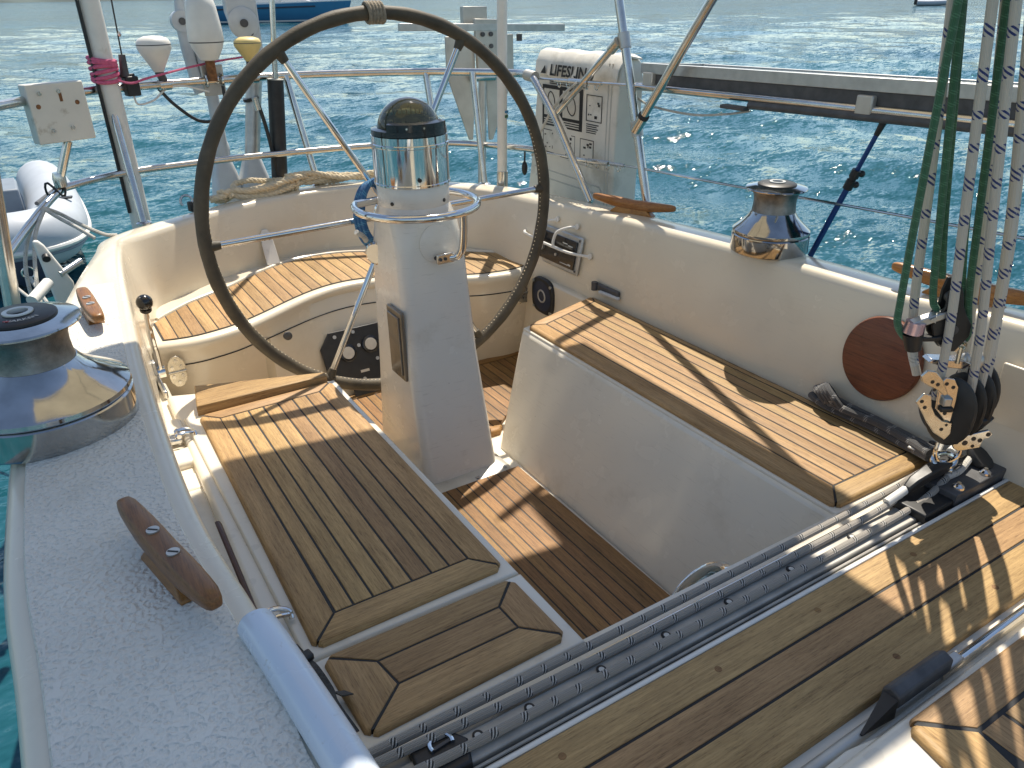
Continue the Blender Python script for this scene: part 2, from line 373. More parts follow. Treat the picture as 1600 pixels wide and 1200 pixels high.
M['rope_blue'] = rope('rope_blue', (0.66, 0.60, 0.49), (0.02, 0.04, 0.17), 0.062, 0.30)
M['rope_green'] = rope('rope_green', (0.045, 0.15, 0.07), (0.09, 0.25, 0.13), 0.02, 0.4)
M['rope_dark'] = rope('rope_dark', (0.055, 0.054, 0.053), (0.30, 0.29, 0.27), 0.06, 0.16)
M['rope_white'] = rope('rope_white', (0.66, 0.63, 0.56), (0.5, 0.47, 0.4), 0.04, 0.4)
M['rope_bluecoil'] = rope('rope_bluecoil', (0.02, 0.14, 0.33), (0.10, 0.35, 0.55), 0.03, 0.4)
M['rope_cyan'] = rope('rope_cyan', (0.01, 0.30, 0.55), (0.05, 0.45, 0.65), 0.03, 0.4)
M['rope_tan'] = plain('rope_tan', (0.66, 0.55, 0.38), 0.85, var=0.15, scale=60, bmp=0.2, bscale=300)

def leather():
    m, n, b = nodes('wheel_leather'); co = coords(n)
    f = noise(n, co, 10, 5, 0.65); c = ramp(n, f, [(0.3, (0.048, 0.038, 0.024)), (0.55, (0.085, 0.068, 0.043)), (0.75, (0.13, 0.105, 0.07))])
    n.links.new(c, b.inputs['Base Color']); b.inputs['Roughness'].default_value = 0.62
    bump(n, b, noise(n, co, 220, 3), 0.35, 0.002); return m
M['leather'] = leather()
M['knot'] = plain('knot', (0.26, 0.22, 0.165), 0.85, var=0.3, scale=120, bmp=0.5, bscale=160)

def dome_glass():
    m, n, b = nodes('dome_glass'); b.inputs['Base Color'].default_value = (0.11, 0.12, 0.075, 1); b.inputs['Roughness'].default_value = 0.02
    b.inputs['Transmission Weight'].default_value = 0.85; b.inputs['IOR'].default_value = 1.2; b.inputs['Coat Weight'].default_value = 0.8; return m
M['dome_glass'] = dome_glass()

def water():
    m, n, b = nodes('sea_water'); co = coords(n)
    mp = N(n, 'ShaderNodeMapping'); mp.inputs['Rotation'].default_value = (0, 0, R_(-35)); mp.inputs['Scale'].default_value = (0.62, 1.35, 1)
    n.links.new(co, mp.inputs[0])
    # wavelet slopes added straight to the surface normal, so far water keeps its chop instead of turning to a mirror
    tot = None
    for sc, wt in ((0.035, 0.14), (0.13, 0.22), (0.55, 0.22), (1.7, 0.50), (5.2, 0.72), (15.0, 0.80), (44.0, 0.85)):
        c = noise(n, mp.outputs[0], sc, 2, 0.5, 'Color')
        sb = n.nodes.new('ShaderNodeVectorMath'); sb.operation = 'SUBTRACT'; n.links.new(c, sb.inputs[0]); sb.inputs[1].default_value = (0.5, 0.5, 0.5)
        ml = n.nodes.new('ShaderNodeVectorMath'); ml.operation = 'MULTIPLY'; n.links.new(sb.outputs[0], ml.inputs[0]); ml.inputs[1].default_value = (wt, wt, 0)
        if tot is None: tot = ml.outputs[0]
        else:
            ad = n.nodes.new('ShaderNodeVectorMath'); ad.operation = 'ADD'; n.links.new(tot, ad.inputs[0]); n.links.new(ml.outputs[0], ad.inputs[1]); tot = ad.outputs[0]
    geo = n.nodes.new('ShaderNodeNewGeometry')
    ad = n.nodes.new('ShaderNodeVectorMath'); ad.operation = 'ADD'; n.links.new(geo.outputs['Normal'], ad.inputs[0]); n.links.new(tot, ad.inputs[1])
    nm = n.nodes.new('ShaderNodeVectorMath'); nm.operation = 'NORMALIZE'; n.links.new(ad.outputs[0], nm.inputs[0]); n.links.new(nm.outputs[0], b.inputs['Normal'])
    big = noise(n, co, 0.12, 3)
    n.links.new(ramp(n, big, [(0.3, (0.008, 0.066, 0.092)), (0.7, (0.016, 0.108, 0.128))]), b.inputs['Base Color'])
    b.inputs['Roughness'].default_value = 0.05; b.inputs['IOR'].default_value = 1.33; b.inputs['Specular IOR Level'].default_value = 0.5
    return m
M['water'] = water()
M['added_hill'] = plain('added_hill', (0.07, 0.095, 0.085), 0.95, var=0.45, scale=0.02)
# ------------------------------------------------------------------ the sea
SEA = -0.66
def build_sea():
    mb = MB(); c = Vector((1.0, 2.0)); rings = []; r = 0.4; nA = 420; rs = [0.4]
    while r < 3200:
        r += max(0.11, r*0.020); rs.append(r)
    W = []
    rr = random.Random(3)
    for i in range(17):
        lam = 0.45*1.17**i*0.9; a = R_(rr.gauss(50, 34)); amp = 0.0068*lam**0.55
        W.append((2*math.pi/lam*math.cos(a), 2*math.pi/lam*math.sin(a), min(amp, 0.020), rr.uniform(0, 6.28), lam))
    for r in rs:
        row = []; sp = max(0.11, r*0.020)
        for k in range(nA):
            a = 2*math.pi*k/nA; x = c.x+r*math.cos(a); y = c.y+r*math.sin(a); z = 0
            if r < 300:
                for kx, ky, am, ph, lam in W:
                    if lam > sp*2.6: z += am*math.sin(kx*x+ky*y+ph)
                z = z if z < 0 else z*1.25
                z *= min(1.0, 0.25+max(0, r-1.5)/6)
            row.append((x, y, SEA+z))
        rings.append(row)
    mb.loft(rings, caps=False)
    n0 = len(mb.v); mb.v.append((c.x, c.y, SEA)); mb.f += [(n0, k, (k+1) % nA) for k in range(nA)]
    o = mb.build('sea', M['water'], smooth=True, angle=180); tag(o, None, kind='structure')
build_sea()
# hills added round the anchorage, mostly out of frame, to darken far water reflections
def build_added_hills():
    rr = random.Random(11); nA = 240; K = [(rr.uniform(0, 6.28), rr.uniform(.5, 1)) for _ in range(7)]
    def hh(a): return 52+sum(K[i][1]*20/(1+i*.6)*math.sin(a*(i+2)*1.3+K[i][0]) for i in range(7))
    rings = []
    for f, dist in ((0, 640), (.18, 690), (.5, 780), (.85, 900), (1.0, 1000), (.9, 1150)):
        rings.append([(1+math.cos(2*math.pi*k/nA)*(dist+40*math.sin(k*.37)), 2+math.sin(2*math.pi*k/nA)*(dist+40*math.sin(k*.37)), SEA-2+f*(max(25, hh(2*math.pi*k/nA))+6*math.sin(k*1.9+f*9))) for k in range(nA)])
    tag(MB().loft(rings, caps=False).build('added_hills', M['added_hill'], angle=60), None, kind='structure')
build_added_hills()

# ------------------------------------------------------------------ cockpit moulding
ST = [ # inner bottom, inner top, outer top
 ((.160,-.9),(.140,-.9,.320),(-.150,-.9,.312)),
 ((.160,.02),(.140,.02,.320),(-.150,.02,.312)), ((.156,.52),(.135,.52,.320),(-.148,.52,.314)), ((.136,.80),(.115,.80,.320),(-.150,.80,.316)),
 ((.116,1.09),(.097,1.09,.322),(-.154,1.09,.318)), ((.132,1.60),(.116,1.60,.322),(-.115,1.60,.318)), ((.160,2.02),(.146,2.02,.318),(-.030,2.02,.314)),
 ((.192,2.38),(.176,2.38,.312),(.052,2.38,.306)), ((.236,2.66),(.205,2.66,.300),(.125,2.68,.292)), ((.272,2.80),(.232,2.86,.276),(.165,2.90,.270)),
 ((.300,2.905),(.318,2.975,.256),(.262,3.06,.256)), ((.405,2.985),(.440,3.07,.251),(.420,3.17,.252)), ((.580,3.105),(.600,3.175,.250),(.592,3.27,.250)),
 ((.755,3.185),(.770,3.24,.250),(.768,3.345,.250)), ((.945,3.240),(.950,3.285,.250),(.950,3.41,.250)), ((1.115,3.235),(1.130,3.285,.250),(1.140,3.42,.250)),
 ((1.300,3.175),(1.320,3.235,.250),(1.345,3.36,.250)), ((1.490,3.020),(1.530,3.08,.250),(1.580,3.19,.250)), ((1.625,2.835),(1.670,2.88,.250),(1.745,2.97,.252)),
 ((1.635,2.62),(1.724,2.68,.252),(1.825,2.71,.258)), ((1.675,2.40),(1.737,2.40,.270),(1.850,2.41,.272)), ((1.683,2.18),(1.740,2.18,.285),(1.858,2.18,.285)),
 ((1.683,1.876),(1.743,1.876,.298),(1.865,1.876,.297)), ((1.683,1.573),(1.746,1.573,.312),(1.870,1.573,.310)), ((1.683,1.30),(1.748,1.30,.321),(1.873,1.30,.318)),
 ((1.683,1.02),(1.749,1.02,.328),(1.876,1.02,.325)), ((1.683,.73),(1.753,.73,.346),(1.880,.73,.342)), ((1.683,.02),(1.760,.02,.366),(1.890,.02,.362)), ((1.683,-.9),(1.765,-.9,.37),(1.90,-.9,.366))]
def build_moulding():
    A = catmull([(*s[0], 0) for s in ST], 8); B = catmull([s[1] for s in ST], 8); C_ = catmull([s[2] for s in ST], 8)
    rings = []
    for a, b, c in zip(A, B, C_):
        out = (c-b); out.z = 0; wd = out.length; out.normalize(); dn = Vector((0,0,-1)); up = (b-a); up.normalize()
        r = 0.014; q = []
        q.append(Vector((a.x, a.y, -0.30))); q.append(Vector((a.x, a.y, -0.03))); q.append(a+up*0.01)
        q.append(a.lerp(b, 0.5)); q.append(b-up*r*1.6)
        q.append(b-up*r*0.55+out*r*0.12); q.append(b+out*r*0.5+Vector((0,0,-r*0.05))); q.append(b+out*r*1.6+Vector((0,0,r*0.12)))
        q.append(b.lerp(c, 0.5)+Vector((0,0,0.004))); q.append(c-out*r*1.6); q.append(c-out*r*0.3-Vector((0,0,r*0.3))); q.append(c+out*r*0.2-Vector((0,0,r*1.2)))
        q.append(c+out*0.012+Vector((0,0,-0.12))); h = c+out*(-0.02); h.z = -0.80; q.append(h)
        rings.append(q)
    mb = MB(); mb.loft(rings, caps=False, closed=False)
    o = mb.build('cockpit_moulding', M['gelcoat'], angle=60); tag(o, 'cream white fibreglass cockpit coaming running round both sides and the stern', kind='structure')
    return o
mould = build_moulding()
# textured non-skid sheet on the wide side deck at the left
def nonskid_panel():
    B = catmull([s[1] for s in ST[:8]], 8); C_ = catmull([s[2] for s in ST[:8]], 8); rings = []
    for i, (b, c) in enumerate(zip(B, C_)):
        y = b.y; wi = 0.030 if y > .6 else 0.033; wo_ = 0.026
        d = (c-b); L = d.length; d.normalize()
        if L < wi+wo_+0.02: continue
        p, q = b+d*wi, c-d*wo_
        if y > 2.26: break
        top = Vector((0,0,0.0065))
        rings.append([p+Vector((0,0,0.001)), p+d*0.003+top] + [p.lerp(q, t)+top+Vector((0,0,.0035*math.sin(math.pi*t))) for t in (.2,.4,.6,.8)] + [q-d*0.003+top, q+Vector((0,0,0.001))])
    MB().loft(rings, caps=False, closed=False).build('nonskid_panel', M['nonskid'], mould, angle=50)
nonskid_panel()

# white sole under the teak
sole = MB().prism([(.70,.30),(1.20,.30),(1.24,1.9),(1.78,2.2),(1.78,2.75),(.15,2.75),(.15,2.2),(.70,1.9)], -.46, -.394).build('cockpit_sole', M['white_gel'])
tag(sole, 'white fibreglass sole under the teak floor of the cockpit', kind='structure')

# bench bases: white lockers with sloping fronts
def base(name, top, bot, z0, z1, label, bev=.014):
    mb = MB(); mb.loft([[(p[0],p[1],z0) for p in bot], [(p[0],p[1],z1) for p in top]])
    o = mb.build(name, M['white_gel'], bevel=bev, seg=4, angle=30); tag(o, label, kind='structure'); return o
lb = base('bench_locker', [(.150,.62),(.632,.62),(.632,2.03),(.19,2.20)], [(.150,.62),(.786,.62),(.786,1.98),(.19,2.10)], -.40, -.016, 'white locker under the teak bench beside the side deck')
rb = base('bench_locker', [(1.300,.66),(1.70,.66),(1.70,2.152),(1.300,2.040)], [(1.142,.66),(1.70,.66),(1.70,2.10),(1.155,1.965)], -.40, -.014, 'white locker with tall plain front under the sunlit teak bench')
# gutter between the left bench and the coaming, and its raised pads
MB().box(.06,.212,.5,2.35,-.16,-.040).build('gutter', M['white_gel'], lb, bevel=.01)
for y0, y1, z in ((1.93,2.02,-.004),(1.80,1.885,-.022),(1.69,1.775,-.036),(1.58,1.66,-.044)):
    MB().box(.128,.197,y0,y1,-.06,z).build('drain_pad', M['white_gel'], lb, bevel=.012, seg=3)
# lids with a rounded white rim round each teak panel
MB().board([(.203,1.003),(.628,1.003),(.628,2.012),(.203,2.012)], -.02, -.0075, (0,1,2,3), .007).build('lid_rim', M['white_gel'], lb)
MB().board([(.206,.786),(.630,.786),(.630,.9985),(.206,.9985)], -.02, -.0075, (0,1,2,3), .007).build('lid_rim', M['white_gel'], lb)
MB().board([(1.304,.788),(1.684,.788),(1.682,2.146),(1.304,2.036)], -.02, -.009, (0,1,2,3), .005).build('lid_rim', M['white_gel'], rb)
# bridge deck base
brd = MB().box(.17,1.72,.385,.652,-.40,.004).build('bridge_deck', M['white_gel'], bevel=.008); tag(brd, 'white moulded bridge deck between cockpit and companionway', kind='structure')
MB().box(.18,1.70,.6395,.6475,-.02,.0225).build('white_edging', M['white_plastic'], brd, bevel=.002)
MB().box(.19,1.70,.648,.795,-.40,-.012).build('track_bed', M['white_gel'], brd)

# ------------------------------------------------------------------ teak
GAP = 0.0044
def teak_panel(name, label, outer, inner, joints, z0, z1, zc=None, grain='y', cat='bench seat', mats=('teak_x','teak_y'), gap=GAP, group=None, rr=.009):
    cx = sum(p[0] for p in outer)/4; cy = sum(p[1] for p in outer)/4
    t = thing(name, label, cat, (cx, cy, z0), group)
    O = [Vector(p) for p in outer]; I = [Vector(p) for p in inner]
    MB().prism(offset_poly([tuple(p) for p in O], [.010]*4), z0, z1-.0016).build('caulking', M['caulk'], t, smooth=False)
    for i in range(4):
        a, b = O[i], O[(i+1) % 4]; ia, ib = I[i], I[(i+1) % 4]; e = (b-a).normalized()
        poly = [a+e*.016, b-e*.016, b+(ib-b).normalized()*.011, ib, ia, a+(ia-a).normalized()*.011]
        q = offset_poly([tuple(p) for p in poly], [0, 0, gap/2, gap/2, gap/2, 0])
        mt = mats[0] if abs(e.x) > abs(e.y) else mats[1]
        MB().board([tuple(p) for p in q], z0, z1, (0, 1, 5), rr).build('border_board', M[mt], t)
    a, b, c, d = I
    if grain == 'y':
        for j0, j1 in zip(joints, joints[1:]):
            lo = lambda x: a.y+(b.y-a.y)*(x-a.x)/(b.x-a.x)
            hi = lambda x: d.y+(c.y-d.y)*(x-d.x)/(c.x-d.x)
            x0, x1 = j0+gap/2, j1-gap/2
            MB().board([(x0,lo(x0)+gap/2),(x1,lo(x1)+gap/2),(x1,hi(x1)-gap/2),(x0,hi(x0)-gap/2)], z0, z1-.0003*rnd.random()).build('plank', M[mats[1]], t)
    else:
        for j0, j1 in zip(joints, joints[1:]):
            y0, y1 = j0+gap/2, j1-gap/2
            MB().board([(a.x+gap/2,y0),(b.x-gap/2,y0),(c.x-gap/2,y1),(d.x+gap/2,y1)], z0, z1).build('plank', M[mats[0]], t)
    return t
teak_panel('teak_bench_seat', 'teak bench seat half in shade between the side deck and the steering pedestal', [(.222,1.018),(.608,1.022),(.610,1.988),(.238,1.984)],
           [(.281,1.079),(.558,1.079),(.558,1.938),(.285,1.935)], [.283,.319,.3575,.398,.437,.4785,.517,.558], -.010, .004)
teak_panel('teak_bench_seat', 'long sunlit teak bench seat along the coaming with the wooden disc', [(1.313,.799),(1.668,.798),(1.662,2.130),(1.313,2.026)],
           [(1.371,.852),(1.640,.850),(1.636,2.076),(1.370,1.996)], [1.371,1.4085,1.4465,1.485,1.525,1.564,1.602,1.638], -.012, .004)
teak_panel('teak_locker_lid', 'small shaded teak locker lid of five mitred boards next to the traveller ropes', [(.230,.799),(.606,.806),(.603,.988),(.224,.990)],
           [(.312,.868),(.542,.868),(.540,.930),(.302,.930)], [.868,.930], -.010, .004, grain='x', cat='locker lid')
teak_panel('teak_hatch', 'sunlit teak companionway hatch with white rim in the lower right corner', [(.78,-.20),(1.90,-.20),(1.90,.366),(.886,.366)],
           [(.86,-.12),(1.84,-.12),(1.84,.300),(.962,.300)], [.90+.0605*k for k in range(1,16)], .036, .052, cat='hatch', gap=.007)
# wedge board at the aft end of the left bench
MB().board([(.240,2.000),(.600,1.990),(.604,2.016),(.262,2.135)], -.016, .022, (0,1,2,3), .005).build('teak_wedge', M['teak_x'])
tag(bpy.data.objects['teak_wedge'], 'narrow tapering teak wedge board at the far end of the shaded bench', 'board')

# curved helm seat
FR = [(.225,2.585),(.270,2.566),(.353,2.553),(.471,2.576),(.533,2.603),(.624,2.656),(.707,2.708),(.791,2.755),(.880,2.790),(.963,2.801)]
BK = [(.225,2.70),(.280,2.775),(.330,2.815),(.390,2.872),(.470,2.915),(.560,2.966),(.674,3.060),(.812,3.140),(.900,3.165),(.963,3.172)]
def interp(T, x):
    if x > .963: x = 1.926-x
    x = max(T[0][0], min(T[-1][0], x))
    for (x0, y0), (x1, y1) in zip(T, T[1:]):
        if x <= x1: return y0+(y1-y0)*(x-x0)/(x1-x0)
    return T[-1][1]
def sm(T, x): return sum(interp(T, x+d) for d in (-.03,-.015,0,.015,.03))/5
def helm_seat():
    xs = [.20+k*(1.70-.20)/60 for k in range(61)]
    rings = []
    for x in xs:
        f = sm(FR, x)-.042; b = sm(BK, x)+.14
        lean = 2.59
        yb = lean if f > lean else f+.06
        rings.append([(x, yb, -.40), (x, f+(yb-f)*.16, -.075), (x, f+.002, -.032), (x, f-.006, -.018), (x, f-.002, -.004), (x, f+.012, .0035), (x, f+.036, .002), (x, b, .002)])
    o = MB().loft(rings, caps=False, closed=False).build('helm_seat_base', M['gelcoat'], angle=50)
    tag(o, 'cream moulded helm seat base curving behind the wheel', kind='structure')
    MB().box(.15,.30,2.05,2.56,-.40,-.20).build('side_wall', M['gelcoat'], o, bevel=.02)
    MB().box(1.655,1.75,2.05,2.72,-.40,-.02).build('side_wall', M['gelcoat'], o, bevel=.01)
    # lid seam
    pts = []
    for k in range(50):
        x = .285+k*(1.62-.285)/49; f = sm(FR, x)-.042; yb = 2.59 if f > 2.59 else f+.06
        z = -.078; t = (z+.032)/(-.40+.032); pts.append((x, f+.002+(yb-f)*(.16+(t-.117)*.95)-.0035, z))
    MB().tube(pts, .0022, 5).build('lid_seam', M['caulk'], o)
    # upstand where the seat meets the curved stern wall
    pts = [(x, sm(BK, x)+.018, .002) for x in [.27+k*(1.66-.27)/50 for k in range(51)]]
    MB().tube(pts, .009, 8).build('seat_fillet', M['gelcoat'], o)
    return o
hs = helm_seat()
def helm_teak():
    t = thing('teak_helm_seat', 'curved teak helm seat of fore and aft planks behind the steering wheel', 'helm seat', (.963, 2.95, 0))
    slab = [(x, sm(FR, x)-.004) for x in [.252+k*(1.674-.252)/40 for k in range(41)]] + [(x, sm(BK, x)+.004) for x in [1.674-k*(1.674-.252)/40 for k in range(41)]]
    MB().prism(slab, -.01, .0045).build('caulking', M['caulk'], t, smooth=False)
    x = .256; p = .0435
    while x < 1.668:
        x1 = min(x+p, 1.670); a, b = x+.0018, x1-.0018; m = (a+b)/2
        if b-a > .01:
            poly = [(a, sm(FR, a)), (m, sm(FR, m)), (b, sm(FR, b)), (b, sm(BK, b)), (m, sm(BK, m)), (a, sm(BK, a))]
            MB().board(poly, -.008, .0062-.0004*rnd.random()).build('plank', M['teak_y'], t)
        x = x1
helm_teak()

# cockpit floor
def floors():
    t = thing('teak_floor', 'narrow teak floor panel of the cockpit between the two benches', 'floor panel', (.963, 1.3, -.38))
    tag(t, 'narrow teak floor panel of the cockpit between the two benches', 'floor panel')
    MB().box(.79,1.137,.67,1.812,-.395,-.3815).build('caulking', M['caulk'], t, smooth=False)
    e = [.788,.7985,.8352,.872,.907,.944,.9805,1.0175,1.054,1.091,1.139]
    for a, b in zip(e, e[1:]):
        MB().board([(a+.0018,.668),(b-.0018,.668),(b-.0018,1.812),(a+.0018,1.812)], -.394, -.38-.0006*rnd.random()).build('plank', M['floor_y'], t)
    t2 = thing('teak_floor', 'teak floor panel behind the pedestal with a board across its aft edge', 'floor panel', (.963, 2.4, -.38))
    front = lambda x: 2.055+max(0, abs(x-.963)-.235)*.80
    x = .250; p = .0367
    slab = [(.25,2.585)]+[(q, front(q)+.004) for q in (.25,.73,1.196,1.68)]+[(1.68,2.585)]
    MB().prism(slab, -.395, -.3815).build('caulking', M['caulk'], t2, smooth=False)
    while x < 1.68:
        a, b = x+.0018, x+p-.0018
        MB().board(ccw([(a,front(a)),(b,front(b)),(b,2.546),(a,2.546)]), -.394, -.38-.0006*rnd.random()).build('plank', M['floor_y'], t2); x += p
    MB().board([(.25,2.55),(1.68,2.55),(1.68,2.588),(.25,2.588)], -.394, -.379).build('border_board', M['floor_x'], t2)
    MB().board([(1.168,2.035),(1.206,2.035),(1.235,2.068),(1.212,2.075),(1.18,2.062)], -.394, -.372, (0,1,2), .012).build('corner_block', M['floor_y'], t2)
floors()
# bridge deck planks
def bridge():
    t = thing('bridge_deck_planking', 'three broad shaded teak planks of the bridge deck beside the traveller track', 'planking', (.95,.53,.004))
    MB().box(.185,1.70,.432,.6385,.002,.0185).build('caulking', M['caulk'], t, smooth=False)
    for y0, y1 in ((.430,.5075),(.5125,.5695),(.5745,.6385)):
        MB().board([(.18,y0),(1.70,y0),(1.70,y1),(.18,y1)], .002, .0205, (0,) if y0 < .44 else (), .006).build('plank', M['teak_x'], t)
    for x, y in ((.755,.60),(1.02,.462),(.62,.464),(1.28,.602),(1.32,.466),(.45,.605),(1.0,.602)):
        MB().cyl((x,y,.016),(x,y,.0209),.0062,n=14).build('wood_plug', M['floor_x'], t)
bridge()
# ------------------------------------------------------------------ bimini overhead (above the picture, throws the shade)
def bimini():
    t = thing('bimini', 'stainless bimini frame leg and struts standing before the solar panel and rescue bag', 'bimini', (1.93,2.156,.29))
    poly = [(-.60,1.02),(1.70,1.02),(1.72,1.46),(1.96,1.47),(1.975,2.49),(1.80,2.50),(1.765,2.27),(1.60,2.29),(1.10,2.36),(.82,2.40),(.50,2.30),(.30,2.12),(-.60,2.02)]
    sh = Vector((SUN.x, SUN.y))/SUN.z*.60
    poly = [(a+sh.x, b+sh.y) for a, b in poly]
    q = ccw(poly); mb = MB(); mb.add([(a, b, 2.10) for a, b in q], [tuple(range(len(q)))]); mb.build('canopy', M['bimini'], t, smooth=False)
    for y in (1.06, 1.65, 2.20):
        pts = [(p[0]+sh.x, p[1]+sh.y, p[2]) for p in catmull([(-.57,y,1.9),(-.5,y,2.05),(-.2,y,2.088),(.6,y,2.088),(1.4,y,2.088),(1.66,y,2.088)], 6)]
        MB().tube(pts, .011, 8).build('bow', M['stainless'], t)
    return t
bim = bimini()

# ------------------------------------------------------------------ pedestal
PX, PY = .963, 2.10
def rrect(cx, cy, hx, y0, y1, r, z, n=6):
    out = []
    for (sx, yy, a0) in ((1, y1, 0), (-1, y1, 90), (-1, y0, 180), (1, y0, 270)):
        cxx = cx+sx*(hx-r); cyy = yy-r if yy == y1 else yy+r
        for k in range(n+1):
            a = R_(a0+90*k/n); out.append((cxx+r*math.cos(a), cyy+r*math.sin(a), z))
    return out
def pedestal():
    t = thing('steering_pedestal', 'white steering pedestal with chrome compass binnacle and large leather rimmed wheel', 'steering pedestal', (PX, 2.0, -.38))
    secs = [(-.385,.128,1.850,2.24,.035),(-.20,.124,1.895,2.225,.035),(.0,.119,1.940,2.215,.037),(.20,.115,1.968,2.21,.036),(.32,.111,1.978,2.208,.040),(.41,.107,1.988,2.206,.065),(.455,.1045,1.9955,2.2045,.1035)]
    MB().loft([rrect(PX, 0, hx, y0, y1, r, z) for z, hx, y0, y1, r in secs]).build('body', M['pedestal_white'], t, angle=50)
    fl = MB().loft([rrect(PX, 0, .158, 1.812, 2.27, .03, z) for z in (-.394,-.386)]+[rrect(PX, 0, .154, 1.816, 2.266, .03, -.384)]+[rrect(PX, 0, .130, 1.848, 2.242, .03, -.372)]).build('base_flange', M['plate'], t)
    for x, y in ((PX+.135,1.832),(PX-.135,1.832),(PX+.03,1.826),(PX+.135,2.1),(PX-.135,2.1)): MB().cyl((x,y,-.388),(x,y,-.379),.008,n=10).build('bolt', M['stainless'], t)
    MB().lathe([(.1048,.452),(.1062,.455),(.1062,.512),(.1048,.514)], (PX,PY,0), n=40).build('neck', M['pedestal_white'], t)
    for a in (-150, -60, 30): MB().cyl((PX+.1055*math.cos(R_(a)),PY+.1055*math.sin(R_(a)),.468),(PX+.1085*math.cos(R_(a)),PY+.1085*math.sin(R_(a)),.468),.0055,n=10).build('screw', M['black'], t)
    b = MB().lathe([(.106,.5115),(.1115,.513),(.1115,.518),(.1095,.520),(.1095,.618),(.1125,.620),(.1125,.626),(.1095,.628),(.1095,.648),(.104,.650)], (PX,PY,0), n=56).build('binnacle', M['chrome'], t)
    MB().cyl((PX-.028,PY-.1085,.536),(PX-.028,PY-.112,.536),.006,n=10).build('screw', M['black'], b)
    MB().lathe([(.100,.648),(.108,.650),(.1075,.664),(.094,.668),(.088,.664)], (PX,PY,0), n=48).build('compass_bezel', M['black_gloss'], t)
    d = thing_part = MB().sphere((PX,PY,.660), .0895, 40, 14, (1,1,.96), 0, 90).build('compass_dome', M['dome_glass'], t)
    MB().lathe([(.082,.661),(.083,.664),(.001,.668)], (PX,PY,0), n=40).build('compass_card', M['black'], d)
    ticks = MB()
    for k in range(48):
        a = 2*math.pi*k/48; L = .016 if k % 4 == 0 else .010; c, s_ = math.cos(a), math.sin(a)
        ticks.obox((PX+c*.070, PY+s_*.070, .676+L/2), (.0022,.0014,L), (-s_,c,0), (c,s_,0))
    ticks.build('card_marks', M['print_white'], d)
    MB().lathe([(.068,.664),(.0685,.676),(.062,.680),(.001,.688)], (PX,PY,0), n=40).build('card_drum', M['dark_grey'], d)
    # black shield round the front of the dome
    outer = arc((PX,PY,0), .1065, -150, -38, 18); inner = arc((PX,PY,0), .090, -150, -38, 18)
    rings = [[(o.x,o.y,.664),(o.x,o.y,.684),(i.x,i.y,.688),(i.x,i.y,.664)] for o, i in zip(outer, inner)]
    MB().loft(rings).build('compass_shield', M['black_gloss'], t)
    for a in (-118, -92): MB().cyl((PX+.106*math.cos(R_(a)),PY+.106*math.sin(R_(a)),.674),(PX+.1085*math.cos(R_(a)),PY+.1085*math.sin(R_(a)),.674),.003,n=8).build('screw', M['stainless'], t)
    # guard ring
    ring = arc((PX-.005,2.075,.452), .183, 100, 440-4, 48)
    MB().tube([(PX-.03,2.19,.452)]+[tuple(p) for p in arc((PX-.005,2.072,.452), .180, 148, 398, 44)]+[(PX+.09,2.185,.452)], .0115, 12).build('guard_ring', M['chrome'], t)
    leg = catmull([(1.025,1.909,.448),(1.027,1.915,.40),(1.026,1.925,.345),(1.018,1.94,.318),(1.000,1.955,.312)], 6)
    g = MB().tube(leg, .0115, 12).build('guard_leg', M['chrome'], t)
    MB().obox((.982,1.952,.314),(.055,.012,.030),(1,0,0)).build('foot_plate', M['stainless'], t, bevel=.003)
    for x in (.964,.980): MB().cyl((x,1.947,.314),(x,1.943,.314),.005,n=10).build('bolt', M['dark_grey'], t)
    # round access cover
    MB().lathe([(.056,0),(.056,.003),(.053,.0045)], (.972,1.9815,.352), (0,-1,.10), n=36).build('access_cover', M['pedestal_white'], t)
    MB().cyl((.962,1.978,.312),(.962,1.972,.312),.006,n=10).build('screw', M['dark_grey'], t)
    # smoked plastic box on the port cheek
    bx_ = MB().obox((PX-.123,2.02,.055),(.012,.105,.225),(1,0,0)).build('side_box', M['smoke_plastic'], t, bevel=.005, seg=3)
    MB().obox((PX-.131,2.02,.055),(.006,.080,.19),(1,0,0)).build('box_lid', M['smoke_plastic'], bx_, bevel=.004)
    MB().box(PX+.113,PX+.121,2.0,2.1,-.12,.16).build('side_plate', M['black'], t, bevel=.003)
    # control lever disc
    MB().lathe([(.034,0),(.036,.003),(.036,.020),(.030,.026)], (.865,2.165,.300), (-.75,-.66,.0), n=32).build('brake_knob', M['chrome'], t)
    MB().tube(catmull([(.868,2.165,.285),(.872,2.15,.25),(.868,2.15,.215)], 5), .016, 10).build('brake_housing', M['stainless'], t)
    return t
ped = pedestal()

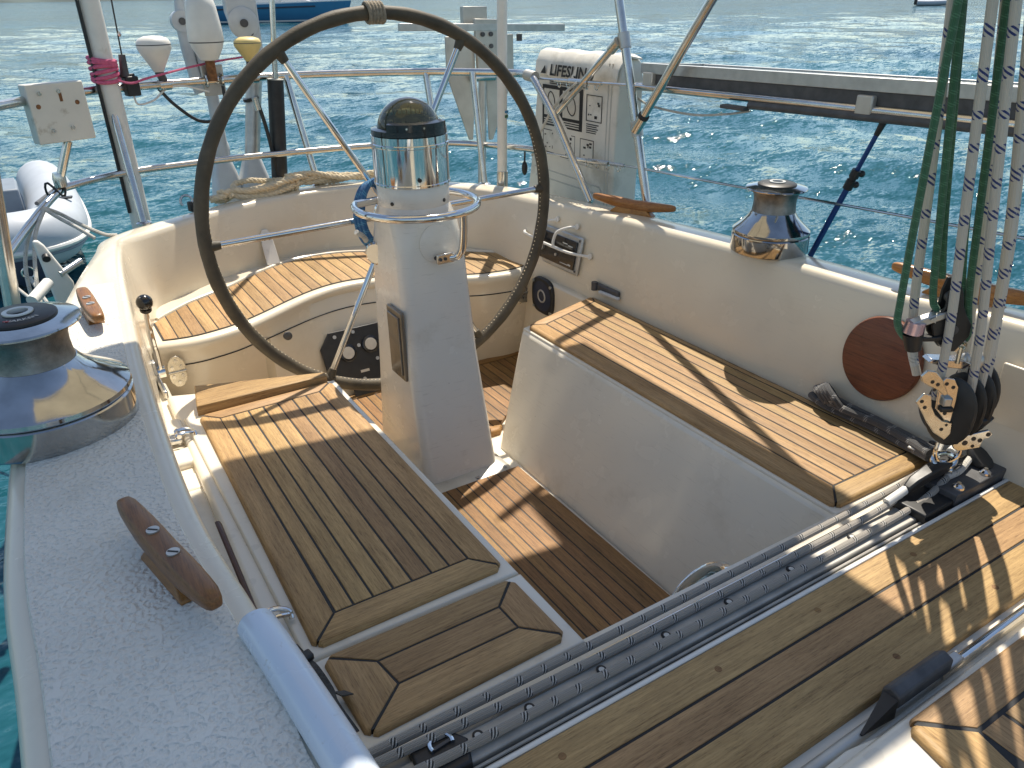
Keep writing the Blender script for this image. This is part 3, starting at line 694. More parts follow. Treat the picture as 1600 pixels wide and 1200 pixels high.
# ------------------------------------------------------------------ wheel
WC = Vector((.963, 2.262, .380)); WR = .576
def wheel():
    t = part_group('steering_wheel', ped, tuple(WC)); t['label'] = 'large steering wheel with worn dark leather rim and six chrome spokes'
    pt = lambda a, r=WR: WC+Vector((math.cos(R_(a))*r, 0.026*math.sin(R_(a))*r, math.sin(R_(a))*r))
    rim = MB().tube([pt(360*k/120)+Vector((0,0,.0)) for k in range(120)], [.0198+.0007*math.sin(k*1.7)+.0005*math.sin(k*.61) for k in range(120)], 14, closed=True).build('rim', M['leather'], t)
    st = MB()
    for k in range(150):
        a = 170+215*k/150; st.sphere(pt(a, WR-.0186)-Vector((0,.005,0)), .0026, 6, 4)
    st.build('stitching', M['rope_tan'], t)
    for i in range(5): MB().tube([pt(90.2+i*1.0-2+.35*math.sin(q), WR)+Vector((math.cos(R_(90))*0,0,0))+(Vector((0,math.cos(q),math.sin(q)))*.0255) for q in [2*math.pi*k/20 for k in range(20)]], .0062, 8, closed=True).build('turks_head', M['knot'], t)
    for k in range(6):
        a = 60*k+1; MB().cyl(pt(a, .03), pt(a, WR-.012), .0098, n=12).build('spoke', M['chrome'], t)
        MB().cyl(pt(a, WR-.040), pt(a, WR-.008), .0125, .017, n=12).build('rim_socket', M['leather'], t)
    MB().lathe([(.050,-.03),(.058,-.02),(.058,.02),(.04,.035)], tuple(WC), (0,1,0), n=28).build('hub', M['chrome'], t)
wheel()
# blue rope loop on the pedestal
def blue_loop():
    t = thing('rope_loop', 'blue braided rope coil hanging beside the chrome binnacle', 'rope', (.87,2.21,.38))
    for i in range(3):
        pts = [( .895-.006*i+.052*math.cos(a), 2.215+.012*i, .405+.098*math.sin(a)-.006*i) for a in [2*math.pi*k/36 for k in range(36)]]
        MB().tube(pts, .0095, 8, closed=True).build('rope_turn', M['rope_bluecoil'], t)
    MB().tube(catmull([(.80,2.17,.37),(.825,2.18,.35),(.84,2.20,.33)], 4), .008, 8).build('rope_tail', M['rope_white'], t)
blue_loop()

# ------------------------------------------------------------------ winches
def winch(name, label, x, y, z, sc=1.0, drum='drum_metal', wide=1.0):
    t = thing(name, label, 'winch', (x,y,z))
    P = lambda pr: [((r+(wide-1)*max(0, r-.064)*2.1)*sc if h < .124 else r*sc, h*sc) for r, h in pr]
    MB().lathe(P([(.116,0),(.118,.003),(.118,.052),(.1155,.055)]), (x,y,z), n=64).build('base', M['winch_chrome'], t)
    MB().lathe(P([(.1145,.0545),(.1135,.058)]), (x,y,z), n=64).build('groove', M['black'], t)
    MB().lathe(P([(.1165,.0575),(.1178,.060),(.1170,.067),(.112,.072),(.099,.083),(.085,.096),(.0735,.110),(.0668,.1235)]), (x,y,z), n=64).build('skirt', M['winch_chrome'], t)
    MB().lathe(P([(.066,.1225),(.0645,.132),(.0632,.150),(.064,.165),(.068,.178),(.074,.186)]), (x,y,z), n=56).build('drum', M[drum], t)
    MB().lathe(P([(.074,.185),(.0905,.190),(.092,.193),(.0905,.196),(.066,.202),(.056,.203)]), (x,y,z), n=56).build('top_flange', M['winch_chrome'], t)
    cap = MB().lathe(P([(.058,.202),(.0575,.206),(.052,.209),(.024,.2105),(.022,.206)]), (x,y,z), n=48).build('cap_ring', M['black'], t)
    MB().lathe(P([(.021,.205),(.024,.2115),(.0235,.2135),(.016,.2135),(.0135,.200)]), (x,y,z), n=24).build('handle_socket', M['alloy'], t)
    MB().cyl((x,y,z+.2*sc),(x,y,z+.206*sc),.0132*sc,n=8).build('socket_hole', M['black'], t)
    return t, cap
wl, cap = winch('sheet_winch', 'large chrome sheet winch with dark drum on the textured side deck', -.064, 1.462, .324, wide=1.22)
def winch_text():
    vs_, fs = text_mesh('HARKEN', .013); mb = MB(); c = Vector((-.064,1.462,.324+.2105)); out = []
    for v in vs_:
        a = R_(-84)+v.x/.040; r = .040-v.y
        out.append((c.x+r*math.cos(a), c.y+r*math.sin(a), c.z))
    mb.add(out, fs).build('lettering', M['print_white'], cap, smooth=False)
    MB().obox((c.x-.018, c.y-.036, c.z),(.010,.004,.0008),(.9,-.45,0)).build('red_mark', M['red_mark'], cap)
winch_text()
winch('sheet_winch', 'chrome sheet winch on the coaming against the water with the blue pole behind it', 1.808, 1.482, .318, sc=.93)

# ------------------------------------------------------------------ cleats
def cleat(name, label, c, d, L, mat, h=.045, w=.03, horn=.62, screws=True, zt=None):
    c = Vector(c); d = Vector(d).normalized(); s_ = Vector((0,0,1)).cross(d).normalized(); u = Vector((0,0,1))
    t = thing(name, label, 'cleat', tuple(c))
    secs = []
    Q = [-1,-.985,-.95,-.88,-.72,-.5,-.25,0,.25,.5,.72,.88,.95,.985,1]
    for k, q in enumerate(Q):
        a = abs(q)
        wd = w*(.66+.34*(1-a**3)) if screws else w*(.45+.55*(1-a**3)); top = h*(1.0-.08*a*a)+.008*a; bot = h*(.36 if a < horn*.62 else .36+.26*min(1,(a-horn*.62)/.5))
        hh = max(.008, top-bot)
        e_ = {0: .45, 1: .72, 2: .90}.get(min(k, len(Q)-1-k), 1.0); wd *= e_; hh *= e_
        z = (top+bot)/2; ring = []
        for j in range(12):
            an = 2*math.pi*j/12; ex = .5
            cx_ = math.copysign(abs(math.cos(an))**ex, math.cos(an)); sy = math.copysign(abs(math.sin(an))**ex, math.sin(an))
            ring.append(c+d*q*L/2+s_*cx_*wd/2+u*(z+sy*hh/2))
        secs.append(ring)
    MB().loft(secs).build('horns', mat, t, angle=60)
    b = L*horn*.36
    MB().loft([[c+d*sx*b*f+s_*sy*w*.5*f2+u*z for sx, sy in ((-1,-1),(1,-1),(1,1),(-1,1))] for z, f, f2 in ((.001,1.0,1.0),(.006,1.0,1.0),(h*.45,.72,.8))]).build('foot', mat, t, bevel=.002)
    if screws:
        for q in (-.24, .20):
            p = c+d*q*L/2+u*h*1.0
            sc_ = MB().cyl(p-u*.004, p+u*.0030, w*.25, n=20).build('screw_head', M['alloy'], t)
            MB().obox(p+u*.0032, (w*.42, w*.06, .001), (d+s_*.8), None).build('slot', M['black'], sc_)
    return t
def zdeck(x, y): return .325
cleat('wooden_cleat', 'varnished wooden cleat with two slotted screws on the shaded side deck in front', (.036,.905,.327), (.058,-.262,0), .285, M['varnish_y'], h=.055, w=.033)
cleat('wooden_cleat', 'short reddish wooden cleat lying in sun beyond the big winch on the left', (.058,1.975,.318), (.012,-.23,0), .235, M['varnish_y'], h=.050, w=.036)
cleat('wooden_cleat', 'pointed orange wooden cleat on the coaming below the white rescue bag', (1.815,2.105,.288), (.10,-.30,0), .34, M['varnish_o'], h=.052, w=.030, horn=.7, screws=False)
cleat('wooden_cleat', 'long orange wooden cleat on the coaming behind the mainsheet ropes', (1.815,.900,.334), (.045,-.30,0), .36, M['varnish_o'], h=.055, w=.032, horn=.7, screws=False)

# ------------------------------------------------------------------ small fittings round the cockpit
def on_right(y, z): return 1.683+.19*z      # coaming face
def stereo():
    t = thing('marine_stereo', 'black marine stereo in a grey frame behind a white rail on the coaming face', 'stereo', (1.70,2.38,.11))
    nx = Vector((-1,0,.19)).normalized(); up = Vector((.19,0,1)).normalized(); ay = Vector((0,-1,0))
    def P(a, b, d=0): return Vector((1.683+.19*.112-.006,2.385,.112))+ay*a+up*b+nx*d
    MB().obox(P(0,0,.004),(.285,.145,.012),ay,up).build('frame', M['alloy'], t, bevel=.006, seg=3)
    MB().obox(P(-.002,-.002,.012),(.245,.108,.008),ay,up).build('fascia', M['black_gloss'], t, bevel=.002)
    MB().obox(P(0,.006,.0165),(.24,.005,.002),ay,up).build('slot', M['dark_grey'], t)
    for a, b in ((.05,.032),(.085,.028)): MB().obox(P(a,b,.0166),(.03,.004,.001),ay,up).build('print', M['print_white'], t)
    MB().obox(P(.06,-.044,.0166),(.05,.003,.001),ay,up).build('print', M['print_white'], t)
    MB().obox(P(.095,-.042,.0166),(.018,.006,.001),ay,up).build('print', M['print_white'], t)
    MB().cyl(P(-.095,-.012,.014),P(-.095,-.012,.024),.017,n=20).build('knob', M['alloy'], t)
    MB().cyl(P(.005,-.022,.014),P(.005,-.022,.021),.006,n=12).build('knob', M['alloy'], t)
    for a in (-.128,.128):
        for b in (-.058,.058): MB().cyl(P(a,b,.008),P(a,b,.0115),.005,n=10).build('screw', M['dark_grey'], t)
    r = thing('stereo_guard', 'white bent tube guard rail fixed across the marine stereo', 'guard rail', tuple(P(0,.04,.03)))
    MB().tube(catmull([P(-.24,.020,.0),P(-.20,.016,.035),P(-.10,.012,.045),P(0,.010,.045),P(.10,.010,.042),P(.155,.012,.02),P(.185,.014,0)], 6), .0058, 8).build('bar', M['white_plastic'], r)
    MB().tube(catmull([P(.015,.010,.046),P(.012,.035,.046),P(.022,.068,.042),P(.055,.092,.022),P(.075,.100,0)], 6), .0058, 8).build('bar', M['white_plastic'], r)
    MB().tube(catmull([P(-.115,.012,.046),P(-.118,.040,.046),P(-.10,.072,.04),P(-.07,.092,.02),P(-.05,.100,0)], 6), .0058, 8).build('bar', M['white_plastic'], r)
    for a, b in ((.190,.016),(.085,.104),(-.045,.104),(-.245,.020)): MB().cyl(P(a,b,-.001),P(a,b,.004),.011,n=14).build('foot', M['white_plastic'], r)
stereo()
def speaker():
    t = thing('loudspeaker', 'oval black loudspeaker with a pale ring set in the cockpit side wall', 'loudspeaker', (1.66,2.42,-.08))
    c = Vector((1.652,2.425,-.085)); up = Vector((0,0,1)); ay = Vector((0,-1,0)); nx = Vector((-1,0,0))
    def P(a, b, d=0): return c+ay*a+up*b+nx*d
    out = []
    for k in range(40):
        an = 2*math.pi*k/40; e = .62
        out.append((math.copysign(abs(math.cos(an))**e,math.cos(an))*.073, math.copysign(abs(math.sin(an))**e,math.sin(an))*.075))
    MB().loft([[P(a*f,b*f,d) for a, b in out] for f, d in ((1.0,-.004),(1.0,.006),(.96,.010),(.86,.010))]).build('frame', M['black'], t, angle=50)
    MB().lathe([(.062,.011),(.058,.010),(.045,.004),(.030,.0),(.022,.002)], tuple(c), (-1,0,0), n=36).build('cone', M['navy'], t)
    MB().tube([P(math.cos(2*math.pi*k/28)*.024,math.sin(2*math.pi*k/28)*.024,.011) for k in range(28)], .0036, 8, closed=True).build('trim_ring', M['plate'], t)
    for a, b in ((.058,.052),(-.058,.052),(.058,-.056),(-.058,-.056)): MB().cyl(P(a,b,.006),P(a,b,.013),.006,n=10).build('screw', M['alloy'], t)
speaker()
def fairlead():
    t = thing('folding_clip', 'grey folding plastic clip on the coaming above the far end of the sunlit bench', 'clip', (1.68,2.07,.035))
    MB().obox((1.683,2.070,.040),(.016,.145,.026),(1,0,0)).build('body', M['dark_grey'], t, bevel=.006, seg=3)
    MB().obox((1.672,2.040,.030),(.014,.10,.012),(1,.12,0)).build('arm', M['grey_paint'], t, bevel=.004)
    MB().cyl((1.672,2.125,.026),(1.672,2.125,.056),.012,n=14).build('pivot', M['dark_grey'], t)
fairlead()
def hinge():
    t = part_group('lid_hinge', hs, (.27,2.51,-.09))
    n = Vector((0,-1,0)); c = Vector((.268,2.506,-.085))
    for sg in (1, -1):
        poly = [(-.026,0),(-.028,.012),(-.024,.032),(-.012,.048),(0,.052),(.012,.048),(.024,.032),(.028,.012),(.026,0)]
        mb = MB(); mb.loft([[(c.x+a, c.y-d, c.z+sg*(b+.003)) for a, b in poly] for d in (0,.005)]); mb.build('leaf', M['brass_plate'], t, bevel=.001)
        for a, b in ((-.014,.016),(.014,.016),(0,.038)): MB().cyl((c.x+a,c.y-.004,c.z+sg*b),(c.x+a,c.y-.0075,c.z+sg*b),.0055,n=12).build('screw', M['stainless'], t)
    MB().cyl((c.x-.028,c.y-.004,c.z),(c.x+.028,c.y-.004,c.z),.005,n=12).build('knuckle', M['brass_plate'], t)
hinge()
t = part_group('lid_hinge', hs, (1.6,2.50,-.08))
MB().obox((1.60,2.502,-.085),(.045,.006,.09),(1,0,0)).build('leaf', M['brass_plate'], t, bevel=.012, seg=3)
MB().cyl((1.577,2.498,-.085),(1.623,2.498,-.085),.005,n=10).build('knuckle', M['brass_plate'], t)
def throttle():
    t = thing('throttle_lever', 'chrome throttle lever with black ball knob against the left coaming', 'lever', (.20,2.40,-.03))
    MB().tube(catmull([(.208,2.40,-.03),(.206,2.385,.06),(.202,2.35,.14),(.2,2.29,.225)], 6), [.012]*6+[.010]*6+[.0075]*6+[.007], 10).build('lever', M['chrome'], t)
    MB().sphere((.200,2.277,.240), .0225, 20, 14).build('knob', M['black_gloss'], t)
    MB().cyl((.200,2.288,.213),(.200,2.284,.222),.016,n=16).build('collar', M['black'], t)
    MB().cyl((.190,2.402,-.03),(.222,2.402,-.03),.020,n=20).build('pivot', M['chrome'], t)
    MB().obox((.193,2.34,-.04),(.014,.24,.05),(1,0,0)).build('mount_plate', M['stainless'], t, bevel=.005)
    MB().obox((.200,2.27,-.085),(.010,.10,.022),(1,0,0)).build('slot_cover', M['black'], t, bevel=.004)
    MB().obox((.188,2.33,.02),(.012,.03,.04),(1,0,0)).build('cable_clip', M['alloy'], t, bevel=.003)
throttle()
def latch(label, x, y, z):
    t = thing('lid_latch', label, 'latch', (x,y,z))
    MB().obox((x-.028,y,z+.012),(.05,.034,.020),(1,-.12,0)).build('base_block', M['stainless'], t, bevel=.006, seg=3)
    MB().obox((x-.040,y-.004,z+.026),(.022,.026,.012),(1,-.12,0)).build('cam', M['chrome'], t, bevel=.004)
    MB().tube(catmull([(x-.018,y+.010,z+.028),(x+.006,y+.012,z+.030),(x+.028,y+.004,z+.022),(x+.030,y-.008,z+.010)], 5), .005, 8).build('hook', M['chrome'], t)
    MB().tube([(x-.018,y-.012,z+.028),(x+.006,y-.010,z+.030),(x+.026,y-.004,z+.020)], .0045, 8).build('hook', M['chrome'], t)
    MB().cyl((x-.010,y-.02,z+.027),(x-.010,y+.02,z+.027),.006,n=10).build('pin', M['stainless'], t)
latch('chrome over centre latch beside the sunlit end of the left bench', .182, 1.908, -.022)
latch('chrome over centre latch next to the end of the pale blue tube', .183, 1.118, -.012)
# reddish brown strip stowed against the left coaming
o = MB().loft([[(.150-.004,y,z-h/2),(.150+.006,y,z-h/2),(.146+.006,y,z+h/2),(.146-.004,y,z+h/2)] for y, z, h in ((1.30,.118,.012),(1.26,.110,.022),(1.15,.090,.024),(1.03,.060,.022))]).build('brown_strip', M['brown_strap'], bevel=.003)
tag(o, 'thin reddish brown strip lying along the inside of the shaded side deck', 'strip')
# pale blue tube over the coaming edge
def blue_tube():
    t = thing('pipe_cover', 'pale blue plastic tube clipped over the coaming edge in the near left corner', 'tube', (.12,.6,.33))
    pts = [(.103,.752,.333),(.109,.70,.334),(.125,.52,.334),(.135,.36,.334),(.146,.15,.334),(.150,-.3,.334)]
    MB().tube(catmull(pts, 4), .0225, 20).build('tube', M['blue_tube'], t)
    MB().sphere((.103,.752,.333), .0225, 20, 10, (1,.35,1)).build('end_cap', M['blue_tube'], t)
blue_tube()
def strap():
    t = thing('webbing_strap', 'short black webbing strap beside the small locker lid', 'strap', (.20,.93,-.01))
    pts = catmull([(.186,1.02,.02),(.196,.985,.012),(.200,.95,.022),(.208,.91,.006),(.203,.87,.016),(.214,.82,-.002)], 5)
    MB().loft([[p+V(-.010,.002,0),p+V(.010,-.002,.003),p+V(.010,-.002,.006),p+V(-.010,.002,.003)] for p in pts]).build('band', M['webbing'], t)
    MB().obox((.198,.985,.022),(.026,.02,.014),(1,.2,0)).build('buckle', M['black'], t, bevel=.004)
    MB().loft([[V(.216,.905,.005),V(.232,.898,.005),V(.232,.898,.008),V(.216,.905,.008)],[V(.219,.87,.028),V(.236,.864,.028),V(.236,.864,.031),V(.219,.87,.031)]]).build('loose_end', M['webbing'], t)
strap()
def disc():
    t = thing('wooden_disc', 'round dark wooden disc fixed to the coaming face beside the sunlit bench', 'wooden disc', (1.71,1.00,.165))
    c = (1.683+.19*.172-.004,1.005,.172); ax = Vector((-1,0,.19)).normalized()
    MB().lathe([(.106,0),(.1065,.006),(.103,.012),(.096,.0135)], c, ax, n=56).build('rim', M['disc_wood'], t)
    MB().lathe([(.095,.008),(.0945,.0125),(.001,.0128)], c, ax, n=56).build('face', M['disc_wood'], t)
disc()
# locker panel on the coaming face at the right edge
o = MB().obox((1.683+.19*.17-.002,.60,.17),(.008,.26,.20),(1,0,.0),(0,1,0)).build('coaming_hatch', M['gelcoat'], bevel=.02, seg=4); tag(o, 'plain rounded hatch cover moulded in the coaming at the right edge', 'hatch cover')
def engine_panel():
    t = thing('engine_panel', 'black engine instrument panel with two round gauges under the helm seat', 'instrument panel', (.9,2.63,-.25))
    c = Vector((.905,2.628,-.250)); ax = Vector((1,0,0)); up = Vector((0,.42,.9)).normalized(); n = Vector((0,-.9,.42)).normalized()
    P = lambda a, b, d=0: c+ax*a+up*b+n*d
    poly = [(-.11,-.10),(.14,-.10),(.14,.115),(-.075,.115),(-.118,.06)]
    MB().loft([[P(a,b,d) for a, b in poly] for d in (0,.012)]).build('plate', M['black'], t, bevel=.002)
    for a, b in ((-.02,.025),(.075,.040)):
        g = MB().lathe([(.034,0),(.034,.014),(.029,.016)], tuple(P(a,b,.008)), tuple(n), n=28).build('gauge', M['black_gloss'], t)
        MB().lathe([(.024,.0145),(.023,.0166),(.001,.0168)], tuple(P(a,b,.008)), tuple(n), n=28).build('dial', M['print_white'], g)
    for a, b in ((-.095,-.02),(-.055,.095),(.02,.10),(.03,.045),(.09,-.02),(.02,-.085)): MB().cyl(P(a,b,.01),P(a,b,.016),.007,n=12).build('screw', M['alloy'], t)
    MB().obox(P(.03,-.055,.0125),(.035,.010,.001),ax,up).build('name_tag', M['print_white'], t)
    MB().obox(P(.05,-.145,0),(.16,.07,.01),ax,up).build('lower_plate', M['black'], t, bevel=.003)
engine_panel()
# knobs on the helm seat front and a small bracket on the stern wall
for lab, x, y, z in (('small dark knob on the helm seat front under its teak', .66,2.60,-.085),):
    o = MB().lathe([(.008,0),(.008,.012),(.016,.016),(.015,.026),(.004,.030)], (x,y+.01,z), (0,-1,.1), n=16).build('locker_knob', M['dark_grey']); tag(o, lab, 'knob')
t = thing('wall_bracket', 'narrow white hinge bracket between the stern wall and the helm seat', 'bracket', (.80,3.17,.01))
MB().loft([[(.79-w_/2,y,z),(.79+w_/2,y,z),(.79+w_/2,y-.008,z),(.79-w_/2,y-.008,z)] for y, z, w_ in ((3.150,.010,.055),(3.195,.085,.05),(3.212,.125,.042),(3.218,.140,.020))]).build('arm', M['white_plastic'], t, bevel=.002)
for dx, z in ((-.010,.105),(.010,.105),(0,.122)): MB().cyl((.79+dx,3.198,z),(.79+dx,3.192,z-.001),.005,n=10).build('screw', M['dark_grey'], t)
# round dark glass with a chrome rim low on the bridge deck
def porthole():
    t = thing('bulkhead_compass', 'round dark green bulkhead instrument with chrome rim at the foot of the traveller', 'instrument', (.97,.80,-.09))
    ax = Vector((-.45,.55,.70)).normalized(); c = Vector((.950,.822,-.085))
    MB().lathe([(.078,-.03),(.082,0),(.081,.010),(.072,.016),(.067,.014)], tuple(c), tuple(ax), n=48).build('rim', M['chrome'], t)
    MB().lathe([(.068,.0),(.067,.012),(.047,.024),(.001,.030)], tuple(c), tuple(ax), n=40).build('glass', M['teal_glass'], t)
    MB().lathe([(.055,-.06),(.066,-.03)], tuple(c), tuple(ax), n=32).build('housing', M['black'], t)
porthole()
# ------------------------------------------------------------------ stern rail, posts and what hangs on it
def stern_rail():
    t = thing('stern_rail', 'stainless stern rail with two tubes curving round the transom', 'rail', (.95,3.3,.25))
    up = [(-.30,2.62,.70),(-.12,2.90,.70),(-.007,3.07,.70),(.13,3.25,.70),(.26,3.361,.70),(.50,3.44,.70),(.766,3.483,.70),(1.045,3.50,.70),(1.34,3.402,.70),(1.596,3.266,.70),(1.75,3.12,.70),(1.862,2.96,.70),(1.858,2.83,.70)]
    MB().tube(catmull(up, 8), .0155, 14).build('top_tube', M['stainless'], t)
    lo = [(-.135,2.80,.262),(-.02,3.02,.330),(.085,3.185,.388),(.150,3.24,.400),(.346,3.357,.402),(.616,3.395,.402),(.893,3.40,.402),(1.302,3.355,.402),(1.60,3.245,.402),(1.76,3.08,.402),(1.86,2.90,.402),(1.89,2.78,.402)]
    MB().tube(catmull(lo, 8), .0135, 14).build('lower_tube', M['stainless'], t)
    for a, b in (((.345,3.205,.235),(.345,3.386,.70)),((1.600,3.165,.25),(1.596,3.266,.70)),((1.735,3.02,.24),(1.742,3.11,.70)),((1.10,3.39,.25),(1.05,3.497,.70))):
        p = MB().cyl(a, b, .0145, n=14).build('post', M['stainless'], t)
        MB().lathe([(.028,0),(.028,.006),(.018,.012)], (a[0],a[1],a[2]-.002), (0,0,1), n=18).build('foot', M['stainless'], p)
    MB().tube(catmull([(1.858,2.83,.70),(1.850,2.80,.69),(1.848,2.72,.625),(1.846,2.62,.535),(1.842,2.387,.272)], 6), .0145, 14).build('corner_brace', M['stainless'], t)
    MB().cyl((1.856,2.86,.70),(1.858,2.80,.695),.022,n=14).build('end_clamp', M['plate'], t)
stern_rail()
o = MB().tube([(-.045,2.24,.78),(-.105,2.24,.302)], .019, 16).build('stanchion', M['stainless']); tag(o, 'thick stainless stanchion at the far left edge behind the big winch', 'stanchion')

def white_mast():
    t = thing('antenna_mast', 'thick white mast pole wound with pink line standing at the left of the stern rail', 'mast', (.352,3.36,.2))
    MB().cyl((.356,3.375,-.10),(.342,3.375,1.9),.037,n=28).build('pole', M['white_plastic'], t)
    MB().cyl((.318,3.348,.25),(.300,3.348,1.9),.0065,n=8).build('dark_cable', M['black'], t)
    for i in range(6):
        z = .735+.0135*i; MB().tube([(.347+.044*math.cos(a),3.375+.044*math.sin(a),z+.008*math.sin(a+i)) for a in [2*math.pi*k/24 for k in range(24)]], .0072, 8, closed=True).build('pink_lashing', M['pink'], t)
    MB().tube(catmull([(.385,3.34,.73),(.43,3.34,.72),(.50,3.36,.735),(.75,3.5,.765),(1.0,3.62,.78)], 6), .0045, 6).build('pink_line', M['pink'], t)
white_mast()
def rail_box():
    t = thing('junction_box', 'weathered square white junction box with bolts on the left of the stern rail', 'junction box', (.145,3.19,.56))
    c = Vector((.156,3.19,.655)); ax = Vector((.93,.30,0)).normalized(); up = Vector((-.07,0,1)).normalized(); n = ax.cross(up).normalized()
    if n.y > 0: n = -n
    P = lambda a, b, d=0: c+ax*a+up*b+n*d
    MB().obox(P(0,0),(.188,.190,.055),ax,up).build('box', M['box_white'], t, bevel=.004)
    for a, b in ((-.05,.065),(.012,.068),(-.045,-.055),(.02,-.052)): MB().cyl(P(a,b,.027),P(a,b,.033),.007,n=10).build('bolt', M['stainless'], t)
    for a, b in ((-.065,.025),(.062,.028)):
        MB().lathe([(.008,0),(.006,.003),(.001,.004)], tuple(P(a,b,.0272)), tuple(n), n=16).build('screw_hole', M['rust'], t)
    MB().obox(P(.014,.052,.0278),(.010,.034,.0008),ax,up).build('rust_streak', M['rust'], t)
    MB().cyl(P(.0,-.097),(.108,3.205,.43),.0145,n=14).build('post', M['stainless'], t)
    MB().lathe([(.021,0),(.022,.03),(.017,.05)], (.106,3.206,.405), (0,0,1), n=16).build('clamp', M['stainless'], t)
    MB().tube([(.085+.03*math.cos(a),3.195+.02*math.sin(a),.402+.026*math.sin(a*2)) for a in [k*.4 for k in range(40)]], .004, 6).build('lashing', M['black'], t)
rail_box()
def whip():
    t = thing('whip_antenna', 'thin whip antenna on a black rail bracket beside the pink line', 'antenna', (.42,3.41,.70))
    MB().cyl((.415,3.395,.74),(.420,3.395,.815),.016,.012,n=12).build('base', M['dark_grey'], t)
    MB().cyl((.420,3.395,.815),(.448,3.395,1.7),.0030,n=6).build('rod', M['black'], t)
    MB().lathe([(.003,0),(.008,.008),(.003,.018)], (.427,3.395,.875), (0,0,1), n=10).build('loading_coil', M['stainless'], t)
    MB().obox((.43,3.40,.705),(.05,.04,.07),(1,.3,0)).build('bracket', M['black'], t, bevel=.005)
    MB().obox((.40,3.40,.742),(.10,.02,.012),(1,.2,0)).build('arm', M['black'], t, bevel=.003)
    MB().tube(catmull([(.43,3.39,.67),(.44,3.385,.64),(.50,3.40,.65),(.55,3.43,.68),(.62,3.45,.69),(.72,3.46,.66)], 5), .004, 6).build('white_cable', M['white_plastic'], t)
    MB().tube(catmull([(.53,3.44,.685),(.58,3.44,.62),(.66,3.44,.555),(.74,3.44,.56),(.77,3.445,.62),(.775,3.45,.68)], 6), .0065, 8).build('black_cable', M['black'], t)
whip()
def mushroom(name, label, c, r, hgt, mat, stem):
    t = thing(name, label, 'antenna', (c[0],c[1],.70))
    x, y, z = c
    MB().lathe([(r*.28,-hgt*.62),(r*.45,-hgt*.45),(r*.86,-hgt*.05),(r*.99,hgt*.10),(r,hgt*.20),(r*.97,hgt*.30),(r*.84,hgt*.40),(r*.5,hgt*.47),(.001,hgt*.49)], c, n=32).build('dome', M[mat], t)
    MB().lathe([(r*1.003,hgt*.20),(r*1.006,hgt*.215),(r*1.003,hgt*.23)], c, n=32).build('seam', M['dark_grey'], t)
    MB().cyl((x,y,z-hgt*.6),(x+stem,y,.712),.017,.015,n=12).build('stem', M['dark_grey'], t)
    MB().lathe([(.020,-.022),(.020,.022)], (x+stem,y+.002,.70), (1,.2,0), n=14).build('rail_clamp', M['stainless'], t)
mushroom('satellite_antenna', 'small white mushroom antenna on the left of the stern rail', (.541,3.425,.818), .062, .115, 'white_plastic', .012)
mushroom('satellite_antenna', 'yellowed mushroom antenna next to the wheel rim on the stern rail', (.905,3.475,.815), .054, .085, 'yellow_plastic', 0)
def radome():
    t = thing('tall_antenna', 'tall bullet shaped white antenna clamped to the stern rail with a rusty plate', 'antenna', (.74,3.47,.70))
    c = (.742,3.455,.775)
    MB().lathe([(.022,0),(.034,.004),(.057,.045),(.067,.075),(.065,.12),(.057,.19),(.051,.215),(.040,.228),(.001,.233)], c, n=32).build('radome', M['white_plastic'], t)
    MB().lathe([(.0645,.066),(.0655,.068),(.0655,.070)], c, n=32).build('seam', M['dark_grey'], t)
    MB().cyl((.742,3.455,.70),(.742,3.455,.778),.019,n=12).build('stem', M['rust'], t)
    MB().obox((.750,3.487,.700),(.09,.010,.115),(1,.18,0)).build('clamp_plate', M['plate'], t, bevel=.003)
    for dx in (-.03,.03): MB().tube(arc((.75+dx,3.478,.70), .024, 0, 360, 20, (0,1,0), (0,0,1)), .005, 8).build('u_bolt', M['stainless'], t)
radome()
